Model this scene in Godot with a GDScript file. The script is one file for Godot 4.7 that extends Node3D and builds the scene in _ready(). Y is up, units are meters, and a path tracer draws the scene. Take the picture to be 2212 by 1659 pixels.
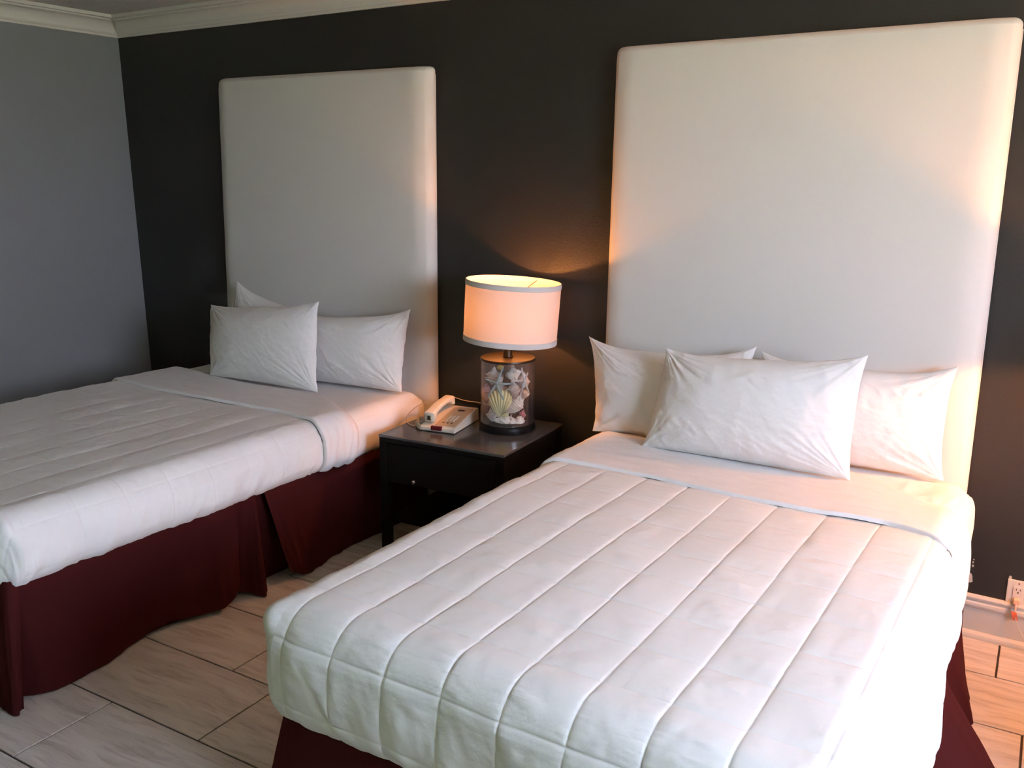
extends Node3D
# A motel room with two made beds, tall padded headboards on a charcoal wall, a nightstand, lamp and telephone.
# World: back wall is the plane z = 0, floor y = 0, metres. Camera stands at (0, 1.688, 3.6).

const FOOT_X0 := -5.06
var M := {}
var used := {}
var noise_a := FastNoiseLite.new()
var noise_b := FastNoiseLite.new()
var rng := RandomNumberGenerator.new()

# ---------------------------------------------------------------- mesh helpers
func finish(v: PackedVector3Array, idx: PackedInt32Array, uv := PackedVector2Array(), nrm := PackedVector3Array()) -> ArrayMesh:
	# idx: triangles counter-clockwise seen from outside; Godot wants clockwise
	var n := PackedVector3Array()
	n.resize(v.size())
	var out := PackedInt32Array()
	out.resize(idx.size())
	for k in range(0, idx.size(), 3):
		var a := idx[k]
		var b := idx[k + 1]
		var c := idx[k + 2]
		var fn := (v[b] - v[a]).cross(v[c] - v[a])
		n[a] += fn
		n[b] += fn
		n[c] += fn
		out[k] = a
		out[k + 1] = c
		out[k + 2] = b
	for k in n.size():
		n[k] = n[k].normalized() if n[k].length_squared() > 1e-20 else Vector3.UP
	if nrm.size() == v.size():
		n = nrm
	var arr := []
	arr.resize(Mesh.ARRAY_MAX)
	arr[Mesh.ARRAY_VERTEX] = v
	arr[Mesh.ARRAY_NORMAL] = n
	arr[Mesh.ARRAY_INDEX] = out
	if uv.size() == v.size():
		arr[Mesh.ARRAY_TEX_UV] = uv
	var m := ArrayMesh.new()
	m.add_surface_from_arrays(Mesh.PRIMITIVE_TRIANGLES, arr)
	return m

func grid(nu: int, nv: int, f: Callable, flip := false, closed_u := false) -> ArrayMesh:
	# f(u in 0..1, v in 0..1) -> Vector3 ; outside is on the side of du x dv
	var v := PackedVector3Array()
	var uv := PackedVector2Array()
	for j in nv + 1:
		for i in nu + (0 if closed_u else 1):
			var p: Vector3 = f.call(float(i) / nu, float(j) / nv)
			v.append(p)
			uv.append(Vector2(float(i) / nu, float(j) / nv))
	var w := nu if closed_u else nu + 1
	var idx := PackedInt32Array()
	for j in nv:
		for i in nu:
			var a := j * w + i
			var b := j * w + (i + 1) % w
			var c := a + w
			var d := b + w
			if flip:
				idx.append_array([a, c, b, b, c, d])
			else:
				idx.append_array([a, b, c, b, d, c])
	return finish(v, idx, uv)

func merge(meshes: Array) -> ArrayMesh:
	var st := SurfaceTool.new()
	st.begin(Mesh.PRIMITIVE_TRIANGLES)
	for e in meshes:
		if e is Array:
			st.append_from(e[0], 0, e[1])
		else:
			st.append_from(e, 0, Transform3D.IDENTITY)
	return st.commit()

func cloth_box(mn: Vector3, mx: Vector3, r: Vector3, xs: Array, ys: Array, zs: Array, faces: Array, post = null) -> ArrayMesh:
	# skin of a rounded box; xs, ys, zs are the grid lines; post(pos, normal) may move each point
	var v := PackedVector3Array()
	var idx := PackedInt32Array()
	var seen := {}
	var lo := mn + r
	var hi := mx - r
	for face in faces:
		var A: Array
		var B: Array
		var fnm: Vector3
		match face:
			"top": A = xs; B = zs; fnm = Vector3.UP
			"bottom": A = xs; B = zs; fnm = Vector3.DOWN
			"left": A = ys; B = zs; fnm = Vector3.LEFT
			"right": A = ys; B = zs; fnm = Vector3.RIGHT
			"foot": A = xs; B = ys; fnm = Vector3(0, 0, 1)
			"head": A = xs; B = ys; fnm = Vector3(0, 0, -1)
		var ids := PackedInt32Array()
		for b in B:
			for a in A:
				var p: Vector3
				match face:
					"top": p = Vector3(a, mx.y, b)
					"bottom": p = Vector3(a, mn.y, b)
					"left": p = Vector3(mn.x, a, b)
					"right": p = Vector3(mx.x, a, b)
					"foot": p = Vector3(a, b, mx.z)
					"head": p = Vector3(a, b, mn.z)
				var key := Vector3i((p * 20000.0).round())
				if seen.has(key):
					ids.append(seen[key])
					continue
				var q := p.clamp(lo, hi)
				var d := p - q
				var n := Vector3(d.x / r.x, d.y / r.y, d.z / r.z)
				n = n.normalized() if n.length_squared() > 1e-12 else fnm
				var pos := q + Vector3(n.x * r.x, n.y * r.y, n.z * r.z)
				var nn := Vector3(n.x / r.x, n.y / r.y, n.z / r.z).normalized()
				if post != null:
					pos = post.call(pos, nn)
				seen[key] = v.size()
				ids.append(v.size())
				v.append(pos)
		var w := A.size()
		for j in B.size() - 1:
			for i in w - 1:
				var a0 := ids[j * w + i]
				var b0 := ids[j * w + i + 1]
				var c0 := ids[(j + 1) * w + i]
				var d0 := ids[(j + 1) * w + i + 1]
				if (v[b0] - v[a0]).cross(v[c0] - v[a0]).dot(fnm) + (v[d0] - v[b0]).cross(v[c0] - v[b0]).dot(fnm) >= 0.0:
					idx.append_array([a0, b0, c0, b0, d0, c0])
				else:
					idx.append_array([a0, c0, b0, b0, c0, d0])
	return finish(v, idx)

func edge_lines(a: float, b: float, r: float, seg: int, mid := 1) -> Array:
	var o := []
	for k in seg + 1:
		o.append(a + r * (1.0 - tan((1.0 - float(k) / seg) * PI / 4.0)))
	for k in range(1, mid):
		o.append(lerpf(a + r, b - r, float(k) / mid))
	for k in seg + 1:
		o.append(b - r + r * tan(float(k) / seg * PI / 4.0))
	return o

func rbox(size: Vector3, r := 0.004, seg := 2, at := Vector3.ZERO) -> ArrayMesh:
	r = minf(r, minf(size.x, minf(size.y, size.z)) * 0.49)
	var mn := at - size / 2
	var mx := at + size / 2
	return cloth_box(mn, mx, Vector3(r, r, r), edge_lines(mn.x, mx.x, r, seg), edge_lines(mn.y, mx.y, r, seg), edge_lines(mn.z, mx.z, r, seg), ["top", "bottom", "left", "right", "foot", "head"])

func lathe(prof: Array, seg := 48) -> ArrayMesh:
	# prof: Vector2(radius, y) from bottom to top on the outside; a repeated point makes a hard edge
	var v := PackedVector3Array()
	var uv := PackedVector2Array()
	var idx := PackedInt32Array()
	var w := seg + 1
	for j in prof.size():
		for i in w:
			var t := TAU * i / seg
			v.append(Vector3(cos(t) * prof[j].x, prof[j].y, sin(t) * prof[j].x))
			uv.append(Vector2(float(i) / seg, float(j) / prof.size()))
	for j in prof.size() - 1:
		if prof[j].is_equal_approx(prof[j + 1]):
			continue
		for i in seg:
			var a := j * w + i
			var b := a + 1
			var c := a + w
			var d := b + w
			idx.append_array([a, c, b, b, c, d])
	var n := PackedVector3Array()
	n.resize(v.size())
	for k in range(0, idx.size(), 3):
		var fn := (v[idx[k + 1]] - v[idx[k]]).cross(v[idx[k + 2]] - v[idx[k]])
		for e in 3:
			n[idx[k + e]] += fn
	for j in prof.size():
		var s: Vector3 = (n[j * w] + n[j * w + seg]).normalized()
		n[j * w] = s
		n[j * w + seg] = s
	for k in n.size():
		n[k] = n[k].normalized()
	return finish(v, idx, uv, n)

func spline(pts: Array, per := 8) -> PackedVector3Array:
	var o := PackedVector3Array()
	for i in pts.size() - 1:
		var p0: Vector3 = pts[maxi(i - 1, 0)]
		var p1: Vector3 = pts[i]
		var p2: Vector3 = pts[i + 1]
		var p3: Vector3 = pts[mini(i + 2, pts.size() - 1)]
		for k in per:
			o.append(p1.cubic_interpolate(p2, p0, p3, float(k) / per))
	o.append(pts[-1])
	return o

func tube(path: PackedVector3Array, rad: float, seg := 8, taper := 1.0) -> ArrayMesh:
	var v := PackedVector3Array()
	var idx := PackedInt32Array()
	var up := Vector3.UP
	var n := path.size()
	for i in n:
		var t := (path[mini(i + 1, n - 1)] - path[maxi(i - 1, 0)]).normalized()
		if absf(t.dot(up)) > 0.95:
			up = Vector3.RIGHT if absf(t.x) < 0.8 else Vector3.FORWARD
		var s := t.cross(up).normalized()
		up = s.cross(t).normalized()
		var rr := rad * lerpf(1.0, taper, float(i) / maxi(n - 1, 1))
		for k in seg:
			var a := TAU * k / seg
			v.append(path[i] + (s * cos(a) + up * sin(a)) * rr)
	for i in n - 1:
		for k in seg:
			var a := i * seg + k
			var b := i * seg + (k + 1) % seg
			idx.append_array([a, b, a + seg, b, b + seg, a + seg])
	v.append(path[0])
	v.append(path[n - 1])
	for k in seg:
		idx.append_array([v.size() - 2, (k + 1) % seg, k])
		idx.append_array([v.size() - 1, (n - 1) * seg + k, (n - 1) * seg + (k + 1) % seg])
	return finish(v, idx)

func flat(tris: PackedVector3Array, uv := PackedVector2Array()) -> ArrayMesh:
	var idx := PackedInt32Array()
	for k in tris.size():
		idx.append(k)
	return finish(tris, idx, uv)

func quad(t: PackedVector3Array, a: Vector3, b: Vector3, c: Vector3, d: Vector3) -> void:
	# a b c d counter-clockwise seen from outside
	t.append_array([a, b, c, a, c, d])

func hexa(p: Array) -> ArrayMesh:
	# p: 4 bottom corners then 4 top corners, each ring counter-clockwise seen from above
	var t := PackedVector3Array()
	quad(t, p[3], p[2], p[1], p[0])
	quad(t, p[4], p[5], p[6], p[7])
	for k in 4:
		var n := (k + 1) % 4
		quad(t, p[k], p[n], p[n + 4], p[k + 4])
	return flat(t)

func slab(x0: float, x1: float, y0: float, y1: float, z0: float, z1: float) -> ArrayMesh:
	return hexa([Vector3(x0, y0, z1), Vector3(x1, y0, z1), Vector3(x1, y0, z0), Vector3(x0, y0, z0), Vector3(x0, y1, z1), Vector3(x1, y1, z1), Vector3(x1, y1, z0), Vector3(x0, y1, z0)])

func sweep_profile(prof: Array, a: Callable, b: Callable) -> ArrayMesh:
	# closed profile (out, up) swept from a(point) to b(point)
	var t := PackedVector3Array()
	for k in prof.size():
		var p: Vector2 = prof[k]
		var q: Vector2 = prof[(k + 1) % prof.size()]
		quad(t, a.call(p), b.call(p), b.call(q), a.call(q))
	for k in range(1, prof.size() - 1):
		t.append_array([a.call(prof[0]), a.call(prof[k]), a.call(prof[k + 1])])
		t.append_array([b.call(prof[0]), b.call(prof[k + 1]), b.call(prof[k])])
	return flat(t)

# ---------------------------------------------------------------- node helpers
func numbered(called: String) -> String:
	if not used.has(called):
		used[called] = 0
		return called
	used[called] += 1
	return "%s_%03d" % [called, used[called]]

func part(called: String, mesh: Mesh, m: Material, parent: Node3D, at := Vector3.ZERO, turn := Vector3.ZERO, label := "") -> MeshInstance3D:
	var o := MeshInstance3D.new()
	o.name = called
	o.mesh = mesh
	o.material_override = m
	o.position = at
	o.rotation = turn
	if label:
		o.set_meta("label", label)
	parent.add_child(o, true)
	return o

func tag(o: Node, label: String, category: String, group := "") -> void:
	o.set_meta("label", label)
	o.set_meta("category", category)
	if group:
		o.set_meta("group", group)

func thing(called: String, label: String, category: String, at := Vector3.ZERO, turn := 0.0, group := "") -> Node3D:
	var o := Node3D.new()
	o.name = numbered(called)
	add_child(o)
	o.position = at
	o.rotation.y = turn
	tag(o, label, category, group)
	return o

func solo(called: String, mesh: Mesh, m: Material, label: String, category: String, group := "", at := Vector3.ZERO) -> MeshInstance3D:
	var o := MeshInstance3D.new()
	o.name = numbered(called)
	o.mesh = mesh
	o.material_override = m
	o.position = at
	add_child(o)
	tag(o, label, category, group)
	return o

func struct(called: String, mesh: Mesh, m: Material, label := "") -> MeshInstance3D:
	var o := MeshInstance3D.new()
	o.name = called
	o.mesh = mesh
	o.material_override = m
	o.set_meta("kind", "structure")
	if label:
		o.set_meta("label", label)
	add_child(o)
	return o

# ---------------------------------------------------------------- materials
func lin(r: float, g: float, b: float) -> Color:
	return Color(r, g, b).linear_to_srgb()

func mat(c: Color, rough := 0.8, metal := 0.0) -> StandardMaterial3D:
	var m := StandardMaterial3D.new()
	m.albedo_color = c
	m.roughness = rough
	m.metallic = metal
	m.cull_mode = BaseMaterial3D.CULL_DISABLED
	return m

func noise_image(w: int, h: int, freq: float, octaves: int, s: int) -> Image:
	var n := FastNoiseLite.new()
	n.seed = s
	n.noise_type = FastNoiseLite.TYPE_SIMPLEX_SMOOTH
	n.frequency = freq
	n.fractal_octaves = octaves
	var img := n.get_seamless_image(w, h, false, false, 0.25, true)
	img.convert(Image.FORMAT_RGB8)
	return img

func normal_tex(img: Image, strength: float) -> ImageTexture:
	var c: Image = img.duplicate()
	c.clear_mipmaps()
	c.bump_map_to_normal_map(strength)
	c.generate_mipmaps()
	return ImageTexture.create_from_image(c)

func triplanar(m: StandardMaterial3D, tex: Texture2D, per_m: float, strength := 1.0) -> void:
	m.normal_enabled = true
	m.normal_texture = tex
	m.normal_scale = strength
	m.uv1_triplanar = true
	m.uv1_world_triplanar = true
	m.uv1_scale = Vector3.ONE * per_m

func tile_image(s: int, base: Color, dark: Color) -> Image:
	# wood-look porcelain: streaks and a few meandering veins along the length
	var n := FastNoiseLite.new()
	n.seed = s
	n.frequency = 1.0
	n.fractal_octaves = 4
	var w := 512
	var h := 256
	var img := Image.create(w, h, true, Image.FORMAT_RGB8)
	for y in h:
		for x in w:
			var u := float(x) / w
			var t := float(y) / h
			var wob := n.get_noise_2d(u * 1.6, t * 1.5 + 9.0) * 0.07 + u * 0.04
			var tt := t + wob
			var fine := n.get_noise_2d(u * 3.5, tt * 46.0)
			var broad := n.get_noise_2d(u * 1.1 + 20.0, tt * 6.0)
			var brush := smoothstep(0.10, 0.42, n.get_noise_2d(u * 2.2 + 50.0, tt * 11.0)) * (0.6 + 0.8 * n.get_noise_2d(u * 7.0, tt * 60.0 + 3.0))
			var vein := absf(n.get_noise_2d(u * 1.2 + 40.0, tt * 5.0))
			var gate := smoothstep(0.08, 0.3, n.get_noise_2d(u * 2.1 + 70.0, t * 2.6))
			var k := clampf(0.26 + fine * 0.22 + broad * 0.42 + brush * 0.55, 0.0, 1.0) * 0.72
			k += 0.34 * smoothstep(0.016, 0.0, vein) * gate
			var grain := n.get_noise_2d(u * 60.0, t * 160.0) * 0.025
			var c := base.lerp(dark, clampf(k, 0.0, 1.0))
			img.set_pixel(x, y, Color(c.r + grain, c.g + grain, c.b + grain))
	img.generate_mipmaps()
	return img

func make_materials() -> void:
	var weave := Image.create(64, 64, false, Image.FORMAT_RGB8)
	for y in 64:
		for x in 64:
			var a := 0.5 + 0.5 * sin(TAU * x / 8.0) * (1.0 if (y / 4) % 2 == 0 else -1.0)
			var b := 0.5 + 0.5 * sin(TAU * y / 8.0)
			weave.set_pixel(x, y, Color(1, 1, 1) * (0.5 * a + 0.5 * b))
	var weave_n := normal_tex(weave, 1.5)
	var soft_n := normal_tex(noise_image(512, 512, 0.012, 4, 5), 7.0)
	var peel_n := normal_tex(noise_image(512, 512, 0.05, 2, 11), 5.0)
	var pop_n := normal_tex(noise_image(512, 512, 0.09, 2, 12), 12.0)

	M.quilt = mat(lin(0.80, 0.80, 0.80), 0.62)
	triplanar(M.quilt, soft_n, 3.0, 0.35)
	M.sheet = mat(lin(0.80, 0.79, 0.80), 0.8)
	triplanar(M.sheet, soft_n, 2.5, 0.3)
	M.pillow = mat(lin(0.82, 0.82, 0.82), 0.8)
	triplanar(M.pillow, soft_n, 4.0, 0.45)
	M.headboard = mat(lin(0.68, 0.66, 0.635), 0.85)
	triplanar(M.headboard, weave_n, 40.0, 0.25)
	M.skirt = mat(lin(0.050, 0.0095, 0.0105), 0.95)
	triplanar(M.skirt, weave_n, 60.0, 0.4)
	M.skirt.metallic_specular = 0.15
	M.box_spring = mat(lin(0.5, 0.48, 0.45), 0.9)
	M.wall_dark = mat(lin(0.017, 0.017, 0.017), 0.5)
	triplanar(M.wall_dark, peel_n, 2.5, 0.12)
	M.wall_grey = mat(lin(0.22, 0.225, 0.24), 0.6)
	triplanar(M.wall_grey, peel_n, 2.5, 0.12)
	M.wall_plain = mat(lin(0.72, 0.71, 0.70), 0.7)
	M.wall_sage = mat(lin(0.42, 0.58, 0.20), 0.7)
	M.ceiling = mat(lin(0.80, 0.77, 0.75), 0.95)
	triplanar(M.ceiling, pop_n, 2.0, 1.0)
	M.trim = mat(lin(0.70, 0.655, 0.61), 0.5)
	M.base_trim = mat(lin(0.60, 0.56, 0.53), 0.5)
	M.grout = mat(lin(0.035, 0.027, 0.022), 0.9)
	M.tiles = []
	for k in 4:
		var t := mat(Color.WHITE, 0.42)
		t.albedo_texture = ImageTexture.create_from_image(tile_image(100 + k, Color(0.84, 0.81, 0.795), Color(0.60, 0.555, 0.53)))
		M.tiles.append(t)
	M.black_wood = mat(lin(0.006, 0.0055, 0.0055), 0.6)
	M.black_wood.metallic_specular = 0.18
	M.ns_top = mat(lin(0.065, 0.065, 0.066), 0.16)
	M.ns_top.metallic_specular = 0.9
	M.knob = mat(lin(0.45, 0.43, 0.40), 0.25, 0.8)
	M.bronze = mat(lin(0.06, 0.045, 0.032), 0.32, 0.85)
	M.black_metal = mat(lin(0.006, 0.006, 0.007), 0.4)
	M.black_metal.metallic_specular = 0.25
	M.shade = mat(lin(0.52, 0.49, 0.47), 0.9)
	M.shade.backlight_enabled = true
	M.shade.backlight = Color(0.40, 0.375, 0.36)
	triplanar(M.shade, weave_n, 60.0, 0.3)
	M.shade_trim = mat(lin(0.60, 0.56, 0.54), 0.85)
	M.bulb = mat(lin(1, 0.9, 0.75), 0.4)
	M.bulb.emission_enabled = true
	M.bulb.emission = Color(1.0, 0.72, 0.38)
	M.bulb.emission_energy_multiplier = 6.0
	M.glass = mat(Color(0.9, 0.86, 0.9, 0.014), 0.03)
	M.glass.transparency = BaseMaterial3D.TRANSPARENCY_ALPHA
	M.pane = mat(Color(0.95, 0.98, 1.0, 0.05), 0.02)
	M.pane.transparency = BaseMaterial3D.TRANSPARENCY_ALPHA
	M.phone = mat(lin(0.62, 0.56, 0.47), 0.45)
	M.phone_face = mat(lin(0.44, 0.32, 0.20), 0.55)
	M.phone_key = mat(lin(0.70, 0.66, 0.58), 0.4)
	M.phone_dark = mat(lin(0.05, 0.04, 0.035), 0.5)
	M.red = mat(lin(0.11, 0.006, 0.010), 0.25)
	M.cord = mat(lin(0.50, 0.44, 0.36), 0.5)
	M.black_plastic = mat(lin(0.007, 0.007, 0.008), 0.4)
	M.paper = mat(lin(0.7, 0.66, 0.6), 0.8)
	M.grey_card = mat(lin(0.16, 0.15, 0.15), 0.8)
	M.plate = mat(lin(0.66, 0.60, 0.53), 0.4)
	M.slot = mat(lin(0.02, 0.015, 0.012), 0.6)
	M.plug = mat(lin(0.8, 0.5, 0.36), 0.35)
	M.orange = mat(lin(0.75, 0.14, 0.06), 0.6)
	M.chair = mat(lin(0.25, 0.25, 0.26), 0.9)
	M.plaster = mat(lin(0.5, 0.46, 0.42), 0.9)
	M.frame = mat(lin(0.7, 0.7, 0.7), 0.4)
	M.star_blue = mat(lin(0.22, 0.30, 0.30), 0.75)
	M.star_pale = mat(lin(0.46, 0.48, 0.47), 0.75)
	M.star_cream = mat(lin(0.62, 0.52, 0.42), 0.75)
	M.scallop = mat(lin(0.58, 0.56, 0.30), 0.5)
	M.shell_white = mat(lin(0.72, 0.68, 0.61), 0.45)
	M.shell_grey = mat(lin(0.50, 0.47, 0.44), 0.5)
	M.shell_peach = mat(lin(0.72, 0.50, 0.38), 0.45)
	M.shell_pink = mat(lin(0.55, 0.20, 0.22), 0.45)
	M.shell_mauve = mat(lin(0.32, 0.22, 0.27), 0.5)
	M.shell_yellow = mat(lin(0.62, 0.42, 0.12), 0.5)
	for m in M.values():
		if m is StandardMaterial3D and (m.albedo_color.a < 1.0):
			m.cull_mode = BaseMaterial3D.CULL_DISABLED

# ---------------------------------------------------------------- the room
func build_room() -> void:
	var XR := 1.8
	var ZF := 5.2
	var YC := 2.58
	# floor: a slab of grout with tiles proud of it; the tile courses run 1.8 degrees off the wall
	var fl := struct("floor", slab(-5.4, XR + 0.2, -0.14, -0.004, -0.2, ZF + 0.2), M.grout, "floor of pale wood-look tiles with dark joints")
	var turn := deg_to_rad(1.83)
	var ex := Vector2(cos(turn), -sin(turn))
	var ez := Vector2(sin(turn), cos(turn))
	var origin := Vector2(-2.123, 1.70)   # a joint corner seen beside the bed
	var room := PackedVector2Array([Vector2(-5.02, 0.004), Vector2(XR, 0.004), Vector2(XR, ZF), Vector2(-5.02, ZF)])
	var row_h := 0.3365
	var len_t := 0.69
	var gap := 0.0033
	# offsets of the vertical joints in each course, read from the visible joints
	var offs := {0: 0.0, 1: -0.402, -1: -0.215, -5: 0.695}
	for r in range(-7, 15):
		var o: float = offs[r] if offs.has(r) else fposmod(r * 0.241 + 0.13, len_t)
		for c in range(-7, 9):
			var x0 := o + c * len_t
			var y0 := r * row_h
			var poly := PackedVector2Array()
			for q in [Vector2(x0 + gap, y0 + gap), Vector2(x0 + len_t - gap, y0 + gap), Vector2(x0 + len_t - gap, y0 + row_h - gap), Vector2(x0 + gap, y0 + row_h - gap)]:
				poly.append(origin + ex * q.x + ez * q.y)
			var cut := Geometry2D.intersect_polygons(poly, room)
			if cut.is_empty() or cut[0].size() < 3:
				continue
			var pg: PackedVector2Array = cut[0]
			if Geometry2D.is_polygon_clockwise(pg):
				pg.reverse()
			# pg is counter-clockwise in (x, z); seen from above (y up, z towards us) that is clockwise
			pg.reverse()
			var t := PackedVector3Array()
			var uv := PackedVector2Array()
			var ctr := Vector2.ZERO
			for p in pg:
				ctr += p / pg.size()
			var top := []
			var low := []
			for p in pg:
				var pin: Vector2 = p + (ctr - p).normalized() * 0.0012
				top.append(Vector3(pin.x, 0.0, pin.y))
				low.append(Vector3(p.x, -0.0012, p.y))
			var flipu := 1.0 if (r * 7 + c * 3) % 2 == 0 else -1.0
			var uvf := func(v3: Vector3) -> Vector2:
				var d := Vector2(v3.x, v3.z) - origin
				var lx := d.dot(ex) - x0
				var ly := d.dot(ez) - y0
				return Vector2(0.5 + flipu * (lx / len_t - 0.5), 0.5 + flipu * (ly / row_h - 0.5))
			for k in range(1, top.size() - 1):
				t.append_array([top[0], top[k], top[k + 1]])
			for k in top.size():
				var n := (k + 1) % top.size()
				quad(t, low[k], low[n], top[n], top[k])
				quad(t, low[k] - Vector3(0, 0.003, 0), low[n] - Vector3(0, 0.003, 0), low[n], low[k])
			for p in t:
				uv.append(uvf.call(p))
			part("tile", flat(t, uv), M.tiles[posmod(r * 5 + c * 3 + (r * c) % 3, 4)], fl)

	struct("ceiling", slab(-5.5, XR + 0.2, YC, YC + 0.15, -0.2, ZF + 0.2), M.ceiling, "textured off-white ceiling")
	var wb := struct("wall_back", slab(-5.4, XR + 0.2, -0.004, YC, -0.15, 0.0), M.wall_dark, "charcoal painted wall behind the beds")
	# bare plaster where the paint has chipped off: five spots of a few millimetres to 3 cm, low on the wall between the right bed and the socket
	for c in [[Vector2(-0.232, 0.226), 0.017, 11], [Vector2(-0.2235, 0.277), 0.0045, 7], [Vector2(-0.2245, 0.291), 0.0035, 7], [Vector2(-0.2232, 0.302), 0.0028, 6], [Vector2(-0.098, 0.2605), 0.006, 8]]:
		var t := PackedVector3Array()
		var ring := []
		for k in c[2]:
			var a: float = TAU * k / c[2]
			var rr: float = c[1] * (0.75 + 0.45 * absf(sin(k * 2.7 + c[0].x * 40.0)))
			ring.append(Vector3(c[0].x + cos(a) * rr * 0.85, c[0].y + sin(a) * rr * 1.15, 0.0006))
		for k in ring.size():
			t.append_array([Vector3(c[0].x, c[0].y, 0.0008), ring[k], ring[(k + 1) % ring.size()]])
		part("paint_chip", flat(t), M.plaster, wb, Vector3.ZERO, Vector3.ZERO, "bare pale patch where the dark paint came off")
	# left wall, a little out of plumb as the photograph shows
	struct("wall_left", hexa([Vector3(-5.3, -0.004, ZF), Vector3(-5.02, -0.004, ZF), Vector3(-5.02, -0.004, -0.1), Vector3(-5.3, -0.004, -0.1), Vector3(-5.3, YC, ZF), Vector3(-5.094, YC, ZF), Vector3(-5.094, YC, -0.1), Vector3(-5.3, YC, -0.1)]), M.wall_grey, "grey painted side wall")
	struct("wall_front", slab(-5.4, XR + 0.2, -0.004, YC, ZF, ZF + 0.15), M.wall_sage, "sage green painted wall")
	# right wall with the window that lets the daylight in
	var w0 := 1.6
	var w1 := 3.1
	var wy := 2.38
	var sill := 1.2
	struct("wall_right", merge([slab(XR, XR + 0.15, -0.004, sill, w0, w1), slab(XR, XR + 0.15, -0.004, YC, -0.1, w0), slab(XR, XR + 0.15, -0.004, YC, w1, ZF), slab(XR, XR + 0.15, wy, YC, w0, w1)]), M.wall_plain, "plain wall with the window")
	var win := Node3D.new()
	win.name = "window_1"
	win.set_meta("kind", "structure")
	win.set_meta("label", "wide two-pane window")
	add_child(win)
	var fr := 0.05
	part("window_frame", merge([slab(XR + 0.03, XR + 0.1, sill, sill + fr, w0, w1), slab(XR + 0.03, XR + 0.1, wy - fr, wy, w0, w1), slab(XR + 0.03, XR + 0.1, sill + fr, wy - fr, w0, w0 + fr), slab(XR + 0.03, XR + 0.1, sill + fr, wy - fr, w1 - fr, w1), slab(XR + 0.03, XR + 0.1, sill + fr, wy - fr, (w0 + w1) / 2 - 0.03, (w0 + w1) / 2 + 0.03)]), M.frame, win)
	part("pane", slab(XR + 0.06, XR + 0.066, sill + fr, wy - fr, w0 + fr, (w0 + w1) / 2 - 0.03), M.pane, win)
	part("pane", slab(XR + 0.06, XR + 0.066, sill + fr, wy - fr, (w0 + w1) / 2 + 0.03, w1 - fr), M.pane, win)

	# crown moulding
	var prof := [Vector2(0, -0.112), Vector2(0.013, -0.112), Vector2(0.013, -0.100), Vector2(0.019, -0.096), Vector2(0.024, -0.088)]
	for k in 9:
		var a := PI / 2 * k / 8.0
		prof.append(Vector2(0.024 + 0.05 * (1 - cos(a)), -0.088 + 0.058 * sin(a)))
	prof.append_array([Vector2(0.078, -0.027), Vector2(0.078, -0.020), Vector2(0.098, -0.018), Vector2(0.100, 0.0), Vector2(0, 0.0)])
	var lx := func(y: float) -> float: return lerpf(-5.02, -5.094, y / YC)
	struct("trim_1", sweep_profile(prof, func(p): return Vector3(lx.call(YC + p.y) + p.x, YC + p.y, p.x), func(p): return Vector3(XR - p.x, YC + p.y, p.x)), M.trim, "painted crown moulding over the dark wall")
	struct("trim_2", sweep_profile(prof, func(p): return Vector3(lx.call(YC + p.y) + p.x, YC + p.y, ZF - p.x), func(p): return Vector3(lx.call(YC + p.y) + p.x, YC + p.y, p.x)), M.trim, "painted crown moulding over the grey wall")
	# baseboards
	var bp := [Vector2(0, 0), Vector2(0.032, 0), Vector2(0.0315, 0.010), Vector2(0.028, 0.018), Vector2(0.021, 0.024), Vector2(0.012, 0.026), Vector2(0.012, 0.116), Vector2(0.016, 0.120), Vector2(0.018, 0.128), Vector2(0.017, 0.138), Vector2(0.011, 0.143), Vector2(0.010, 0.148), Vector2(0.015, 0.151), Vector2(0.016, 0.158), Vector2(0.012, 0.165), Vector2(0, 0.167)]
	struct("baseboard_back", sweep_profile(bp, func(p): return Vector3(-5.02, p.y, p.x), func(p): return Vector3(XR, p.y, p.x)), M.base_trim, "white moulded baseboard under the dark wall")
	struct("baseboard_left", sweep_profile(bp, func(p): return Vector3(-5.022 + p.x, p.y, ZF), func(p): return Vector3(-5.022 + p.x, p.y, p.x)), M.base_trim, "white moulded baseboard under the grey wall")

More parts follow.
